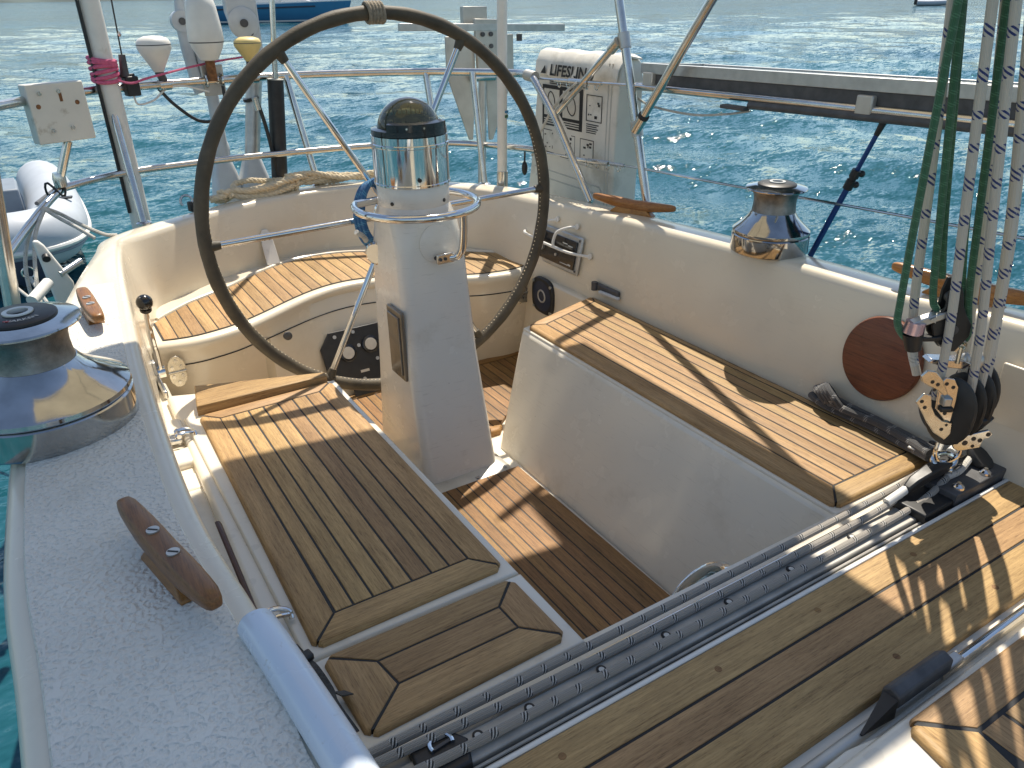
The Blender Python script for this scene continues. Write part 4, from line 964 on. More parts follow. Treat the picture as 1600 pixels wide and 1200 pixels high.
def davits():
    t = thing('davit_arm', 'slim grey davit arm with a round pivot behind the tall white antenna', 'davit', (.70,3.66,.25))
    MB().tube([(.712,3.66,1.25),(.709,3.66,.99),(.699,3.66,.915)], .020, 12).build('upper_arm', M['grey_paint'], t)
    MB().tube([(.699,3.66,.915),(.705,3.66,.80),(.72,3.66,.66),(.725,3.66,.64)], .024, 12).build('lower_arm', M['grey_paint'], t)
    p = MB().lathe([(.040,-.022),(.040,.022)], (.699,3.65,.915), (0,1,0), n=24).build('pivot', M['grey_paint'], t)
    MB().cyl((.699,3.627,.915),(.699,3.622,.915),.014,n=12).build('pivot_bolt', M['dark_grey'], p)
    MB().tube([(.752,3.66,.84),(.772,3.66,.62),(.770,3.64,.385),(.768,3.62,.25)], .026, 12).build('strut', M['grey_paint'], t)
    MB().sphere((.762,3.66,.40), .045, 14, 10, (1,1,1.5)).build('strut_shoe', M['grey_paint'], t)
    MB().loft([rrect(.76, 0, .062, 3.56, 3.70, .02, .18), rrect(.76, 0, .05, 3.58, 3.68, .02, .30), rrect(.765, 0, .03, 3.62, 3.68, .015, .37)]).build('base', M['grey_paint'], t)
    t = thing('davit_arm', 'broad grey davit arm with a large round sheave above the yellowed antenna', 'davit', (.95,3.66,.25))
    poly = [(-.065,.30),(-.065,.03),(-.05,-.03),(-.02,-.075),(.01,-.13),(.035,-.16),(.065,-.14),(.062,.30)]
    MB().loft([[(.945+a,y,.915+b) for a, b in poly] for y in (3.63,3.68)]).build('cheek', M['grey_paint'], t, bevel=.006)
    s_ = MB().lathe([(.060,0),(.062,.008),(.052,.014),(.001,.015)], (.940,3.632,.902), (0,-1,0), n=36).build('sheave_cover', M['grey_paint'], t)
    MB().cyl((.940,3.62,.902),(.940,3.606,.902),.016,n=16).build('bolt', M['dark_grey'], s_)
    MB().cyl((.966,3.627,.862),(.966,3.618,.862),.009,n=12).build('bolt', M['dark_grey'], t)
    MB().cyl((.975,3.64,.80),(.885,3.61,.36),.034,.032,n=20).build('tube', M['alloy'], t)
    MB().cyl((.925,3.62,.60),(.922,3.62,.612),.036,n=20).build('band', M['black'], t)
    MB().loft([rrect(.875, 0, .075, 3.52, 3.68, .03, .16), rrect(.878, 0, .058, 3.55, 3.66, .025, .28), rrect(.884, 0, .034, 3.585, 3.645, .02, .37)]).build('base', M['grey_paint'], t)
davits()
def black_tube():
    t = thing('flag_socket', 'black tube holding a thin steel rod upright at the stern behind the wheel', 'tube', (.95,3.44,.25))
    MB().cyl((.948,3.455,.255),(.992,3.455,.69),.034,.033,n=24).build('tube', M['black'], t)
    MB().lathe([(.034,0),(.034,.004),(.020,.005)], (.992,3.455,.689), (.1,0,1), n=24).build('cap', M['plate'], t)
    MB().cyl((.992,3.455,.68),(1.06,3.455,1.35),.0115,n=12).build('rod', M['stainless'], t)
    MB().tube(catmull([(.89,3.43,.62),(.905,3.43,.58),(.925,3.43,.45),(.938,3.435,.27)], 4), .008, 8).build('side_hose', M['black'], t)
    MB().cyl((.889,3.43,.63),(.897,3.43,.58),.013,n=12).build('hose_fitting', M['stainless'], t)
black_tube()
def vane():
    t = thing('steering_vane', 'grey metal self steering vane with a crossbar and pointed plates outside the stern rail', 'wind vane', (1.93,3.36,.30))
    def plate(name, poly, y, th=.012, mat='plate'):
        MB().loft([[(a,yy,b) for a, b in poly] for yy in (y, y+th)]).build(name, M[mat], t, bevel=.002)
    plate('side_plate', [(1.750,.83),(1.750,.670),(1.855,.375),(1.875,.375),(1.898,.68),(1.898,.83)], 3.36)
    plate('side_plate', [(1.955,.83),(1.955,.66),(1.965,.365),(1.985,.365),(2.108,.655),(2.106,.83)], 3.36)
    plate('head_plate', [(1.888,.90),(2.010,.895),(2.010,.66),(1.900,.66)], 3.335, .02)
    plate('top_box', [(1.860,.95),(1.985,.948),(1.985,.86),(1.860,.86)], 3.39, .03)
    MB().obox((1.952,3.345,.863),(.865,.022,.030),(1,0,-.03)).build('crossbar', M['alloy'], t, bevel=.002)
    for x in (1.925,1.968):
        for z in (.835,.785): MB().cyl((x,3.336,z),(x,3.326,z),.010,n=12).build('bolt', M['dark_grey'], t)
    MB().obox((1.947,3.334,.785),(.075,.004,.045),(1,0,0)).build('hinge_leaf', M['plate'], t)
    MB().cyl((1.935,3.36,.66),(1.905,3.36,-.10),.020,n=16).build('shaft', M['alloy'], t)
    MB().cyl((1.86,3.345,.655),(1.99,3.345,.650),.018,n=12).build('clamp', M['stainless'], t)
    MB().cyl((2.13,3.345,.83),(2.13,3.345,.80),.014,n=10).build('knob', M['dark_grey'], t)
vane()
def white_pole():
    t = thing('white_pole', 'slim white pole with blue and green bands standing at the stern right of the compass', 'pole', (1.785,2.95,.24))
    MB().cyl((1.785,2.95,.30),(1.812,2.95,1.7),.021,n=24).build('pole', M['white_plastic'], t)
    MB().cyl((1.7955,2.95,.548),(1.7958,2.95,.558),.0216,n=24).build('blue_band', M['hull_blue'], t)
    MB().cyl((1.7945,2.95,.528),(1.7948,2.95,.540),.0216,n=24).build('green_band', M['rope_green'], t)
    MB().cyl((1.784,2.95,.235),(1.786,2.95,.305),.0245,n=24).build('socket', M['stainless'], t)
white_pole()
t = thing('hanging_clip', 'small black clip hanging from the stern rail beside the slim white pole', 'clip', (1.875,2.90,.32))
MB().sphere((1.873,2.905,.315), .013, 12, 8, (1,1,2.4)).build('body', M['black'], t)
MB().cyl((1.873,2.905,.34),(1.872,2.90,.395),.004,n=8).build('cord', M['black'], t)

# ------------------------------------------------------------------ rescue bag
def bag():
    t = thing('rescue_bag', 'worn white rescue bag with printed drawings hanging on the right hand rail', 'bag', (2.03,2.70,.16))
    f0, f1 = 1.978, 2.098
    rings = []
    for z, ya, yb, d, th in ((.14,3.05,2.42,0,.12),(.30,3.01,2.42,-.004,.125),(.45,2.985,2.418,-.006,.128),(.60,2.965,2.415,-.004,.125),(.70,2.95,2.412,0,.12),(.755,2.935,2.415,.012,.10),(.775,2.93,2.42,.03,.07)):
        ring = []
        for (x, y) in ((f0+d,ya),(f0+d-.004,ya*.66+yb*.34),(f0+d-.002,ya*.33+yb*.67),(f0+d,yb),(f0+d+th,yb),(f0+d+th,(ya+yb)/2),(f0+d+th,ya)): ring.append((x,y,z))
        rings.append(ring)
    MB().loft(rings).build('body', M['canvas'], t, bevel=.008, seg=3, angle=55)
    # flap
    fl = []
    for k in range(13):
        y = 2.955-.555*k/12; wv = .004*math.sin(k*1.9)+.003*math.sin(k*4.1)
        fl.append([(2.075,y,.782+wv),(2.02,y,.792+wv),(1.988,y,.782+wv),(1.966+wv,y,.740),(1.960+wv*1.5,y,.690+.006*math.sin(k*1.3)),(1.964+wv*1.5,y,.688+.006*math.sin(k*1.3)),(1.970+wv,y,.738),(1.992,y,.776+wv),(2.02,y,.786+wv),(2.075,y,.776+wv)])
    flap = MB().loft(fl).build('flap', M['canvas'], t, angle=70)
    vs_, fs = text_mesh('LIFESLING', .074, .22, .030)
    MB().add([(1.9545-.0*v.y, 2.690-v.x*.92, .714+v.y*.80) for v in vs_], fs).build('lettering', M['print_black'], flap, smooth=False)
    MB().loft([[(1.9545,2.905,.700),(1.9545,2.868,.700),(1.9545,2.872,.732)],[(1.956,2.905,.700),(1.956,2.868,.700),(1.956,2.872,.732)]]).build('logo_mark', M['print_black'], flap, smooth=False)
    def rect(name, y0, y1, z0, z1, mat, par, x=1.9700):
        return MB().obox((x,(y0+y1)/2,(z0+z1)/2),(.0015,abs(y1-y0),abs(z1-z0)),(1,0,0)).build(name, M[mat], par, smooth=False)
    p = rect('instruction_panel', 2.91, 2.625, .655, .492, 'print_black', t)
    for a, b in ((2.895,2.785),(2.760,2.645)):
        rect('picture', a, b, .640, .535, 'print_white', p, 1.9688)
    for yc, zc, w_ in ((2.84,.590,.028),(2.70,.588,.034)):
        MB().tube([(1.9675,yc+w_*math.cos(a)*.9,zc+.038*math.sin(a)+.010*math.cos(a)) for a in [2*math.pi*k/24 for k in range(24)]], .0022, 5, closed=True).build('drawing', M['print_black'], p)
    for z in (.522,.513,.504):
        for a, b in ((2.895,2.79),(2.755,2.645)): rect('caption', a, b, z, z-.004, 'print_white', p, 1.9688)
    for (a, b, z1, z0) in ((2.600,2.500,.640,.540),(2.905,2.805,.475,.380),(2.775,2.670,.470,.372),(2.635,2.545,.468,.375)):
        fr = MB(); w_ = .0028
        for y0, y1, q0, q1 in ((a,b,z1,z1-w_),(a,b,z0,z0+w_),(a,a-w_,z1,z0),(b,b+w_,z1,z0)): fr.obox((1.9700,(y0+y1)/2,(q0+q1)/2),(.0015,abs(y1-y0),abs(q1-q0)),(1,0,0))
        f = fr.build('drawing_frame', M['print_black'], t, smooth=False)
        for k in range(6):
            yy = a-.016-(a-b-.032)*rnd.random(); zz = z0+.014+(z1-z0-.028)*rnd.random()
            MB().obox((1.9697,yy,zz),(.0015,.004+.012*rnd.random(),.003+.010*rnd.random()),(1,0,0)).build('drawing', M['print_black'], f, smooth=False)
    for z in (.530,.522,.514,.506,.498): rect('caption', 2.597, 2.515+.02*rnd.random(), z, z-.0035, 'print_black', t, 1.9705)
    for z in (.672,.664): rect('caption', 2.86, 2.60, z, z-.004, 'print_black', t, 1.9715)
    MB().tube([(1.972,2.97,.305),(1.971,2.70,.300),(1.972,2.50,.292),(1.973,2.49,.275),(1.973,2.50,.262),(1.972,2.96,.268)], .0035, 6).build('pocket_seam', M['canvas_edge'], t)
    for y in (2.47,2.45): MB().tube([(1.976,y,.76),(1.972,y,.50),(1.976,y,.16)], .003, 6).build('side_seam', M['canvas_edge'], t)
    MB().tube([(1.975,2.99,.375),(1.972,2.70,.366),(1.974,2.44,.358)], .003, 6).build('pocket_seam', M['canvas_edge'], t)
bag()

# ------------------------------------------------------------------ bimini legs, lifelines, solar panel
def legs():
    t = bim
    MB().cyl((1.93,2.156,.288),(1.93,2.738,2.098),.0165,n=16).build('leg', M['stainless'], t)
    MB().lathe([(.030,0),(.030,.006),(.021,.014)], (1.93,2.156,.286), (0,0,1), n=18).build('foot', M['stainless'], t)
    for z in (.555,.845):
        y = 2.156+(z-.288)*.3216; MB().cyl((1.93,y-.008,z-.025),(1.93,y+.008,z+.025),.0215,n=16).build('clamp', M['alloy'], t)
    MB().cyl((1.915,2.225,.562),(1.915,1.058,2.098),.0155,n=16).build('strut', M['stainless'], t)
    MB().cyl((1.915,2.232,.552),(1.915,2.195,.600),.0195,n=16).build('strut_end', M['stainless'], t)
    MB().cyl((1.915,2.194,.601),(1.915,2.188,.609),.0205,n=16).build('rubber_band', M['black'], t)
    MB().cyl((1.910,2.352,.838),(1.905,2.715,.560),.0135,n=14).build('brace', M['stainless'], t)
    MB().cyl((1.911,2.345,.843),(1.910,2.385,.812),.0185,n=14).build('brace_end', M['brass_plate'], t)
    MB().tube(catmull([(1.890,2.56,.690),(1.885,2.64,.640),(1.885,2.74,.55),(1.90,2.86,.42),(1.93,2.93,.36)], 5), .0055, 8).build('thin_cord', M['rope_white'], t)
legs()
def lifeline(label, pts, turn):
    t = thing('lifeline', label, 'lifeline', tuple(pts[0]))
    MB().tube(pts, .0042, 8).build('wire', M['stainless'], t)
    a, b = (Vector(q) for q in turn); d = (b-a)
    MB().cyl(a, a.lerp(b,.30), .0075, n=10).build('terminal', M['stainless'], t)
    MB().cyl(a.lerp(b,.32), a.lerp(b,.72), .0105, n=10).build('turnbuckle', M['stainless'], t)
    MB().cyl(a.lerp(b,.74), b, .0075, n=10).build('terminal', M['stainless'], t)
    for k in range(5):
        c = a.lerp(b,.08+.2*k); MB().tube([c+V(.004,.011*math.cos(q),-.012+.014*math.sin(q)) for q in [2*math.pi*j/14 for j in range(14)]], .0022, 6, closed=True).build('split_ring', M['stainless'], t)
lifeline('upper wire lifeline with a wrapped shackle crossing the white rescue bag', [(1.87,2.80,.690),(1.905,2.56,.693),(1.93,2.30,.700),(1.95,1.9,.705),(1.96,.8,.722)], ((1.885,2.70,.690),(1.918,2.44,.696)))
lifeline('lower wire lifeline with a turnbuckle running past the right hand winch', [(1.895,2.76,.398),(1.93,2.55,.40),(1.93,2.211,.420),(1.935,1.77,.436),(1.94,1.30,.458),(1.95,.86,.474),(1.95,.3,.49)], ((1.91,2.60,.398),(1.93,2.30,.415)))
def solar():
    t = thing('solar_panel', 'long grey framed solar panel mounted along the right hand rail', 'solar panel', (2.02,1.5,.72))
    n0, n1 = 2.27, .72; z0, z1 = .750, .778
    for x in (1.965, 2.26): MB().loft([[(x-.008,y,z+dz-.010),(x+.008,y,z+dz-.010),(x+.008,y,z+dz+.024),(x-.008,y,z+dz+.024)] for y, z in ((n0,z0),(n1,z1)) for dz in ((0 if x < 2 else -.018),)]).build('frame_rail', M['alloy'], t, bevel=.001)
    for y, z in ((n0,z0),(n1,z1)): MB().loft([[(1.97,y-.009,z-.010),(1.97,y+.009,z-.010),(1.97,y+.009,z+.024),(1.97,y-.009,z+.024)],[(2.26,y-.009,z-.028),(2.26,y+.009,z-.028),(2.26,y+.009,z+.006),(2.26,y-.009,z+.006)]]).build('frame_end', M['alloy'], t)
    MB().loft([[(1.97,y,z+.014),(2.26,y,z-.004),(2.26,y,z+.002),(1.97,y,z+.020)] for y, z in ((n0,z0),(n1,z1))]).build('cells', M['solar'], t)
    MB().loft([[(1.962,y,z-.046),(2.00,y,z-.046),(2.00,y,z-.0105),(1.962,y,z-.0105)] for y, z in ((n0-.06,z0),(n1,z1))]).build('backing_rail', M['dark_grey'], t)
    rail = MB().cyl((1.962,2.33,.694),(1.962,.55,.722),.0135,n=16).build('support_tube', M['stainless'], t)
    MB().cyl((1.955,1.75,.683),(1.955,.55,.712),.012,n=14).build('support_tube', M['dark_grey'], t)
    for y in (2.22,1.35,.85): MB().obox((1.962,y,.722),(.034,.05,.05),(1,0,0)).build('clamp', M['plate'], t, bevel=.004)
    MB().tube(catmull([(1.96,2.30,.66),(1.96,2.20,.635),(1.96,2.0,.628),(1.96,1.85,.645),(1.96,1.75,.665)], 5), .004, 6).build('cable', M['rope_white'], t)
    MB().obox((1.945,1.80,.672),(.03,.10,.012),(1,0,0)).build('junction_clip', M['dark_grey'], t, bevel=.003)
solar()
def blue_prop():
    t = thing('panel_prop', 'adjustable dark blue prop pole holding up the solar panel beyond the winch', 'prop pole', (1.93,1.42,.30))
    a, b = Vector((1.935,1.428,.29)), Vector((1.966,1.286,.708))
    MB().cyl(a, a.lerp(b,.56), .0085, n=12).build('lower_tube', M['blue_pole'], t)
    MB().cyl(a.lerp(b,.55), a.lerp(b,.86), .0066, n=12).build('upper_tube', M['blue_pole'], t)
    for f0, f1 in ((.50,.56),(.58,.63)):
        MB().cyl(a.lerp(b,f0), a.lerp(b,f1), .0135, n=12).build('clamp', M['black'], t)
        c = a.lerp(b,(f0+f1)/2)+V(.012,-.012,0); MB().sphere(c, .0095, 10, 8).build('clamp_knob', M['black'], t)
    MB().cyl(a.lerp(b,.53), a.lerp(b,.60), .0105, n=12).build('sleeve', M['black'], t)
    MB().cyl(a.lerp(b,.86), b, .0075, .0115, n=12).build('end_fitting', M['black'], t)
blue_prop()

# ------------------------------------------------------------------ ropes on the stern and side
def laid_rope(mb, path, r, pitch=.045, n=7, step=.008):
    """three strand laid rope along a polyline"""
    P = [Vector(p) for p in path]; S = [0]
    for a, b in zip(P, P[1:]): S.append(S[-1]+(b-a).length)
    L = S[-1]; N_ = max(4, int(L/step)); pts = []; j = 0
    for k in range(N_+1):
        s_ = L*k/N_
        while j < len(S)-2 and S[j+1] < s_: j += 1
        pts.append(P[j].lerp(P[j+1], (s_-S[j])/max(1e-9, S[j+1]-S[j])))
    for st in range(3):
        out = []; x = None
        for k, p in enumerate(pts):
            d = (pts[min(k+1,N_)]-pts[max(k-1,0)]).normalized()
            if x is None: x, y, _ = frame(d)
            x = (x-d*x.dot(d)).normalized(); y = d.cross(x); a = 2*math.pi*(L*k/N_/pitch+st/3)
            out.append(p+(x*math.cos(a)+y*math.sin(a))*r*.5)
        mb.tube(out, r*.56, n)
def tan_coil():
    t = thing('mooring_rope', 'coiled tan three strand mooring rope lying on the stern deck', 'rope', (1.0,3.36,.26))
    rr = random.Random(5)
    for i in range(4):
        pts = []; z = .270+.014*(i % 2)+.012*(i > 2)
        xa, xb = .62+.035*i, .98+.02*i
        for k in range(25):
            a = 2*math.pi*k/24; x = (xa+xb)/2+(xb-xa)/2*math.cos(a); yy = 3.335+.026*math.sin(a)*(1+.35*i)+(x-.65)*.09
            pts.append((x+rr.uniform(-.004,.004), yy+rr.uniform(-.004,.004)-.04*(x < .7), z+.012*math.sin(a*2+i)+rr.uniform(-.002,.003)))
        mb = MB(); laid_rope(mb, catmull(pts, 3), .0120, .060); mb.build('turn', M['rope_tan'], t)
    for i in range(4):
        pts = [(.92+.45*k/8+.01*i, 3.375-.010*(i-1.5)-.03*(k/8)**2+.007*math.sin(k*1.7+i), .272+.014*i+.010*math.sin(k*1.1+i*2)-.014*i*(k/8)) for k in range(9)]
        mb = MB(); laid_rope(mb, catmull(pts, 4), .0120, .060); mb.build('turn', M['rope_tan'], t)
    for i in range(3):
        pts = arc((.95+.02*i,3.36,.280), .030, 0, 360, 14, (0,.9,0), (.25,0,1)); mb = MB(); laid_rope(mb, pts, .0095); mb.build('wrap', M['rope_tan'], t)
tan_coil()
t = thing('stern_shackle', 'small black and steel shackle on the stern deck beside the mooring rope', 'shackle', (.53,3.30,.25))
MB().tube(arc((.520,3.26,.285), .022, -40, 220, 16, (1,0,0), (0,.3,1)), .005, 8).build('bow', M['stainless'], t)
MB().obox((.535,3.262,.262),(.022,.030,.040),(1,.4,0)).build('body', M['black'], t, bevel=.006)
MB().tube([(.55,3.265,.285),(.60,3.285,.283),(.66,3.30,.282)], .006, 8).build('lanyard', M['rope_white'], t)
def white_lines():
    t = thing('dinghy_painter', 'pale dinghy lines looped over the bent stern rail at the left edge', 'rope', (.03,3.05,.34))
    R0 = (.030,3.085,.362)
    for i, pts in enumerate(([(.030,3.09,.365),(.075,3.10,.335),(.125,3.06,.300),(.190,3.02,.262),(.23,3.03,.25)], [(.030,3.08,.365),(.07,3.05,.330),(.115,3.0,.300),(.155,2.96,.268)],
                             [(.035,3.085,.362),(-.015,2.98,.30),(-.045,2.86,.20),(-.055,2.75,.10),(-.055,2.70,-.02)], [(.028,3.09,.362),(-.035,3.02,.29),(-.07,2.93,.20),(-.075,2.85,.05)],
                             [(-.15,3.6,-.02),(-.03,3.3,-.10),(.10,2.9,-.16)])):
        MB().tube(catmull(pts, 6), .0065, 8).build('line', M['rope_white'], t)
white_lines()
def bracket():
    t = thing('deck_bracket', 'white triangular bracket with a hole beyond the left side deck', 'bracket', (.0,2.58,.15))
    poly = [(-.026,.372),(-.012,.374),(.002,.355),(.050,.235),(.048,.10),(-.004,.10),(-.012,.20)]
    MB().loft([[(a,2.60+d,b) for a, b in poly] for d in (0,.022)]).build('plate', M['white_plastic'], t, bevel=.008, seg=3)
    MB().cyl((-.002,2.598,.325),(-.002,2.585,.320),.011,n=16).build('hole', M['black'], t)
    MB().cyl((.02,2.60,.265),(.085,2.66,.280),.010,n=12).build('tube', M['stainless'], t)
    MB().tube([(-.065,2.42,.255),(-.015,2.50,.275)], .016, 12).build('handle', M['white_plastic'], t)
bracket()
t = thing('blue_line', 'bright blue rope hanging outside the side deck at the left edge', 'rope', (-.18,1.25,.3))
MB().tube(catmull([(-.168,1.44,.30),(-.186,1.36,.30),(-.182,1.26,.27),(-.19,1.16,.24),(-.21,1.08,.20)], 6), .012, 8).build('strand', M['rope_cyan'], t)
MB().tube(catmull([(-.172,1.40,.29),(-.195,1.30,.29),(-.188,1.20,.27),(-.20,1.10,.2)], 6), .010, 8).build('strand', M['rope_white'], t)
# ------------------------------------------------------------------ mainsheet traveller
def traveller():
    t = thing('traveller_track', 'grey aluminium traveller track with bolts crossing the cockpit in front', 'traveller track', (.95,.70,-.012))
    MB().box(.20,1.70,.672,.722,-.012,.012).build('rail', M['track_grey'], t, bevel=.003)
    MB().box(.20,1.70,.7225,.7445,-.012,.004).build('aft_flange', M['track_grey'], t, bevel=.002)
    MB().box(.20,1.70,.6495,.6715,-.012,.002).build('fore_flange', M['dark_grey'], t, bevel=.002)
    for y, z in ((.664,.006),(.656,.005)): MB().cyl((.20,y,z),(1.70,y,z),.0030,n=8).build('groove_lip', M['track_grey'], t)
    MB().cyl((.42,.7370,.012),(1.66,.7370,.012),.0030,n=10).build('steel_rod', M['chrome'], t)
    for x in (.368,.46,.60,.74,.89,1.055,1.235,1.42):
        b = MB().lathe([(.0085,0),(.0085,.003),(.0065,.0045)], (x,.7065,.0115), n=16).build('bolt', M['black'], t)
        MB().cyl((x-.001,.7045,.0145),(x-.001,.7045,.0165),.0050,n=12).build('bolt_cap', M['print_white'], b)
traveller()
def control_line(label, pts):
    o = MB().tube(catmull(pts, 5), .0076, 10).build('control_line', M['rope_grey']); tag(o, label, 'rope', 'traveller control lines')
control_line('aftmost grey flecked traveller control line running beside the teak bench end', [(.17,.758,.020),(.5,.7550,.0175),(1.0,.7545,.0175),(1.40,.756,.020),(1.50,.752,.035),(1.58,.745,.05)])
control_line('middle grey flecked traveller control line lying on the track', [(.17,.738,.024),(.5,.7265,.0190),(1.0,.7245,.0185),(1.32,.7255,.020),(1.42,.727,.030)])
control_line('foremost grey flecked traveller control line nearest the bridge deck planks', [(.25,.690,.030),(.36,.6905,.022),(.7,.6905,.0190),(1.1,.690,.0195),(1.42,.694,.022),(1.53,.699,.045),(1.552,.704,.052)])
def end_block():
    t = thing('traveller_end_block', 'black and steel turning block at the near end of the traveller track', 'block', (.30,.70,-.01))
    MB().board([(.262,.668),(.338,.668),(.352,.708),(.330,.742),(.268,.742)], -.012, .020, (0,1,2,3,4), .006).build('body', M['black'], t)
    MB().tube(arc((.312,.716,.0225), .017, -20, 200, 18, (1,0,0), (0,1,0)), .0036, 8).build('ring', M['chrome'], t)
    MB().obox((.312,.714,.021),(.030,.005,.005),(1,.1,0)).build('bar', M['dark_grey'], t)
end_block()
def car():
    t = thing('traveller_car', 'black traveller car with swivel ring and bolts under the mainsheet block', 'traveller car', (1.55,.70,.0))
    MB().board([(1.40,.655),(1.52,.655),(1.52,.735),(1.40,.735)], .010, .030, (0,1,2,3), .005).build('body', M['black'], t)
    MB().board([(1.50,.652),(1.70,.652),(1.70,.735),(1.50,.735)], .012, .044, (0,1,2,3), .004).build('cover_plate', M['dark_grey'], t)
    for x, y in ((1.530,.668),(1.632,.668)):
        b = MB().lathe([(.013,0),(.012,.006),(.006,.011),(.001,.012)], (x,y,.043), n=18).build('bolt', M['chrome'], t)
        MB().cyl((x,y,.053),(x,y,.058),.0042,n=8).build('bolt_tip', M['stainless'], b)
    # swivel: black jaw, ring and shackle
    MB().loft([[V(x,y-w_,z-h_),V(x,y+w_,z-h_),V(x,y+w_,z+h_),V(x,y-w_,z+h_)] for x, y, z, w_, h_ in ((1.425,.722,.045,.008,.008),(1.45,.722,.055,.012,.012),(1.50,.720,.066,.015,.012),(1.55,.718,.070,.017,.010),(1.60,.716,.066,.014,.008))]).build('toggle', M['black'], t, bevel=.004)
    MB().tube(arc((1.545,.718,.082), .026, 0, 360, 24, (.8,-.5,.0), (.2,.3,.5)), .0058, 10).build('ring', M['chrome'], t)
    MB().tube(catmull([(1.528,.732,.126),(1.524,.730,.10),(1.532,.724,.082),(1.55,.712,.080),(1.566,.702,.096),(1.565,.702,.126)], 5), .0045, 8).build('shackle', M['chrome'], t)
    MB().cyl((1.55,.73,.055),(1.56,.70,.060),.014,n=14).build('pivot', M['stainless'], t)
    for a, b, r, m_ in (((1.375,.728,.030),(1.435,.724,.046),.0095,'white_plastic'),((1.435,.724,.046),(1.47,.72,.05),.008,'dark_grey'),((1.60,.735,.075),(1.685,.752,.075),.0095,'white_plastic'),((1.685,.752,.075),(1.71,.757,.077),.0105,'dark_grey')):
        MB().cyl(a, b, r, n=14).build('whipped_tail', M[m_], t)
    MB().tube([(1.575,.752,.070),(1.62,.770,.072),(1.66,.785,.074)], .0072, 8).build('line_tail', M['rope_white'], t)
    MB().tube(catmull([(1.54,.70,.050),(1.58,.697,.052),(1.62,.705,.056),(1.69,.722,.062)], 4), .0072, 8).build('line_tail', M['rope_white'], t)
    MB().lathe([(.030,-.008),(.032,0),(.030,.008)], (1.665,.700,.055), (.2,-.6,.9), n=24).build('sheave', M['black'], t)
    MB().tube(catmull([(1.556,.706,.052),(1.563,.709,.060),(1.557,.706,.070)], 4), .004, 6).build('pin', M['stainless'], t)
car()
o = MB().obox((1.690,.800,.030),(.14,.10,.006),(1,.15,0)).build('end_plate', M['plate'], bevel=.003); tag(o, 'flat grey metal end plate with a screw where the traveller meets the coaming', 'plate')
MB().cyl((1.675,.815,.031),(1.675,.815,.036),.008,n=12).build('screw', M['dark_grey'], o)

# ------------------------------------------------------------------ mainsheet tackle
YW = R_(31.684)
U = Vector((math.cos(YW), -math.sin(YW), 0)); Hd = Vector((math.sin(YW), math.cos(YW), 0)); UP = Vector((0,0,1))
B0 = Vector((1.545,.72,.12))
def T(a, b, d=0.0): return B0+U*a+UP*b+Hd*d       # a: across, b: up, d: away from the cockpit entrance
def sheet(label, mat, pts, r=.0088):
    P = [T(*p) for p in pts]; d = (P[0]-P[1]).normalized()
    P = [P[0]+d*.55]+P
    o = MB().tube(catmull(P, 6), r, 10).build('sheet_line', M[mat]); tag(o, label, 'rope', 'mainsheet parts')
G = 'rope_green'; Wt = 'rope_blue'
sheet('leftmost green mainsheet line that curls into the cam of the black block', G, [(-.19,.861,.0),(-.179,.503,.0),(-.172,.330,.0),(-.168,.285,.0),(-.150,.257,.0),(-.135,.250,.0)], .0072)
sheet('leftmost white and blue flecked mainsheet line behind the black cam arm', Wt, [(-.184,.861,.03),(-.148,.521,.03),(-.128,.318,.03),(-.112,.214,.02),(-.098,.165,.01)])
sheet('second green mainsheet line from the left ending in the black block', G, [(-.173,.861,.02),(-.129,.503,.01),(-.109,.345,.005),(-.095,.31,.0)], .0070)
sheet('third green mainsheet line from the left ending in the black block', G, [(-.166,.861,.03),(-.110,.502,.03),(-.090,.371,.02)], .0070)
sheet('white and blue flecked mainsheet line running straight in front of the black block', Wt, [(-.144,.861,-.02),(-.100,.502,-.02),(-.080,.318,-.025),(-.067,.185,-.02),(-.060,.12,-.01)])
sheet('fourth green mainsheet line from the left passing right of the black block', G, [(-.121,.860,.02),(-.074,.502,.02),(-.050,.35,.012),(-.034,.276,.005)], .0070)
sheet('rightmost green mainsheet line passing right of the black block', G, [(-.109,.860,.0),(-.062,.502,.0),(-.040,.34,.0),(-.022,.262,.0),(-.030,.240,.0)], .0070)
sheet('thick white and blue mainsheet line entering the left sheave of the triple block', Wt, [(-.111,.860,-.03),(-.054,.502,-.03),(-.019,.290,-.03),(.005,.117,-.02),(-.002,.098,-.012)])
sheet('white and blue mainsheet line half hidden behind its neighbour', Wt, [(-.088,.860,.04),(-.030,.501,.04),(-.005,.317,.04),(.009,.18,.035),(.012,.12,.03)])
sheet('white and blue mainsheet line entering the middle sheave of the triple block', Wt, [(-.068,.860,.0),(-.002,.501,.0),(.025,.289,.0),(.034,.135,.0),(.026,.108,.004)])
sheet('rightmost white and blue mainsheet line entering the last sheave', Wt, [(-.047,.859,.03),(.022,.501,.03),(.046,.316,.03),(.062,.145,.03),(.055,.112,.034)])
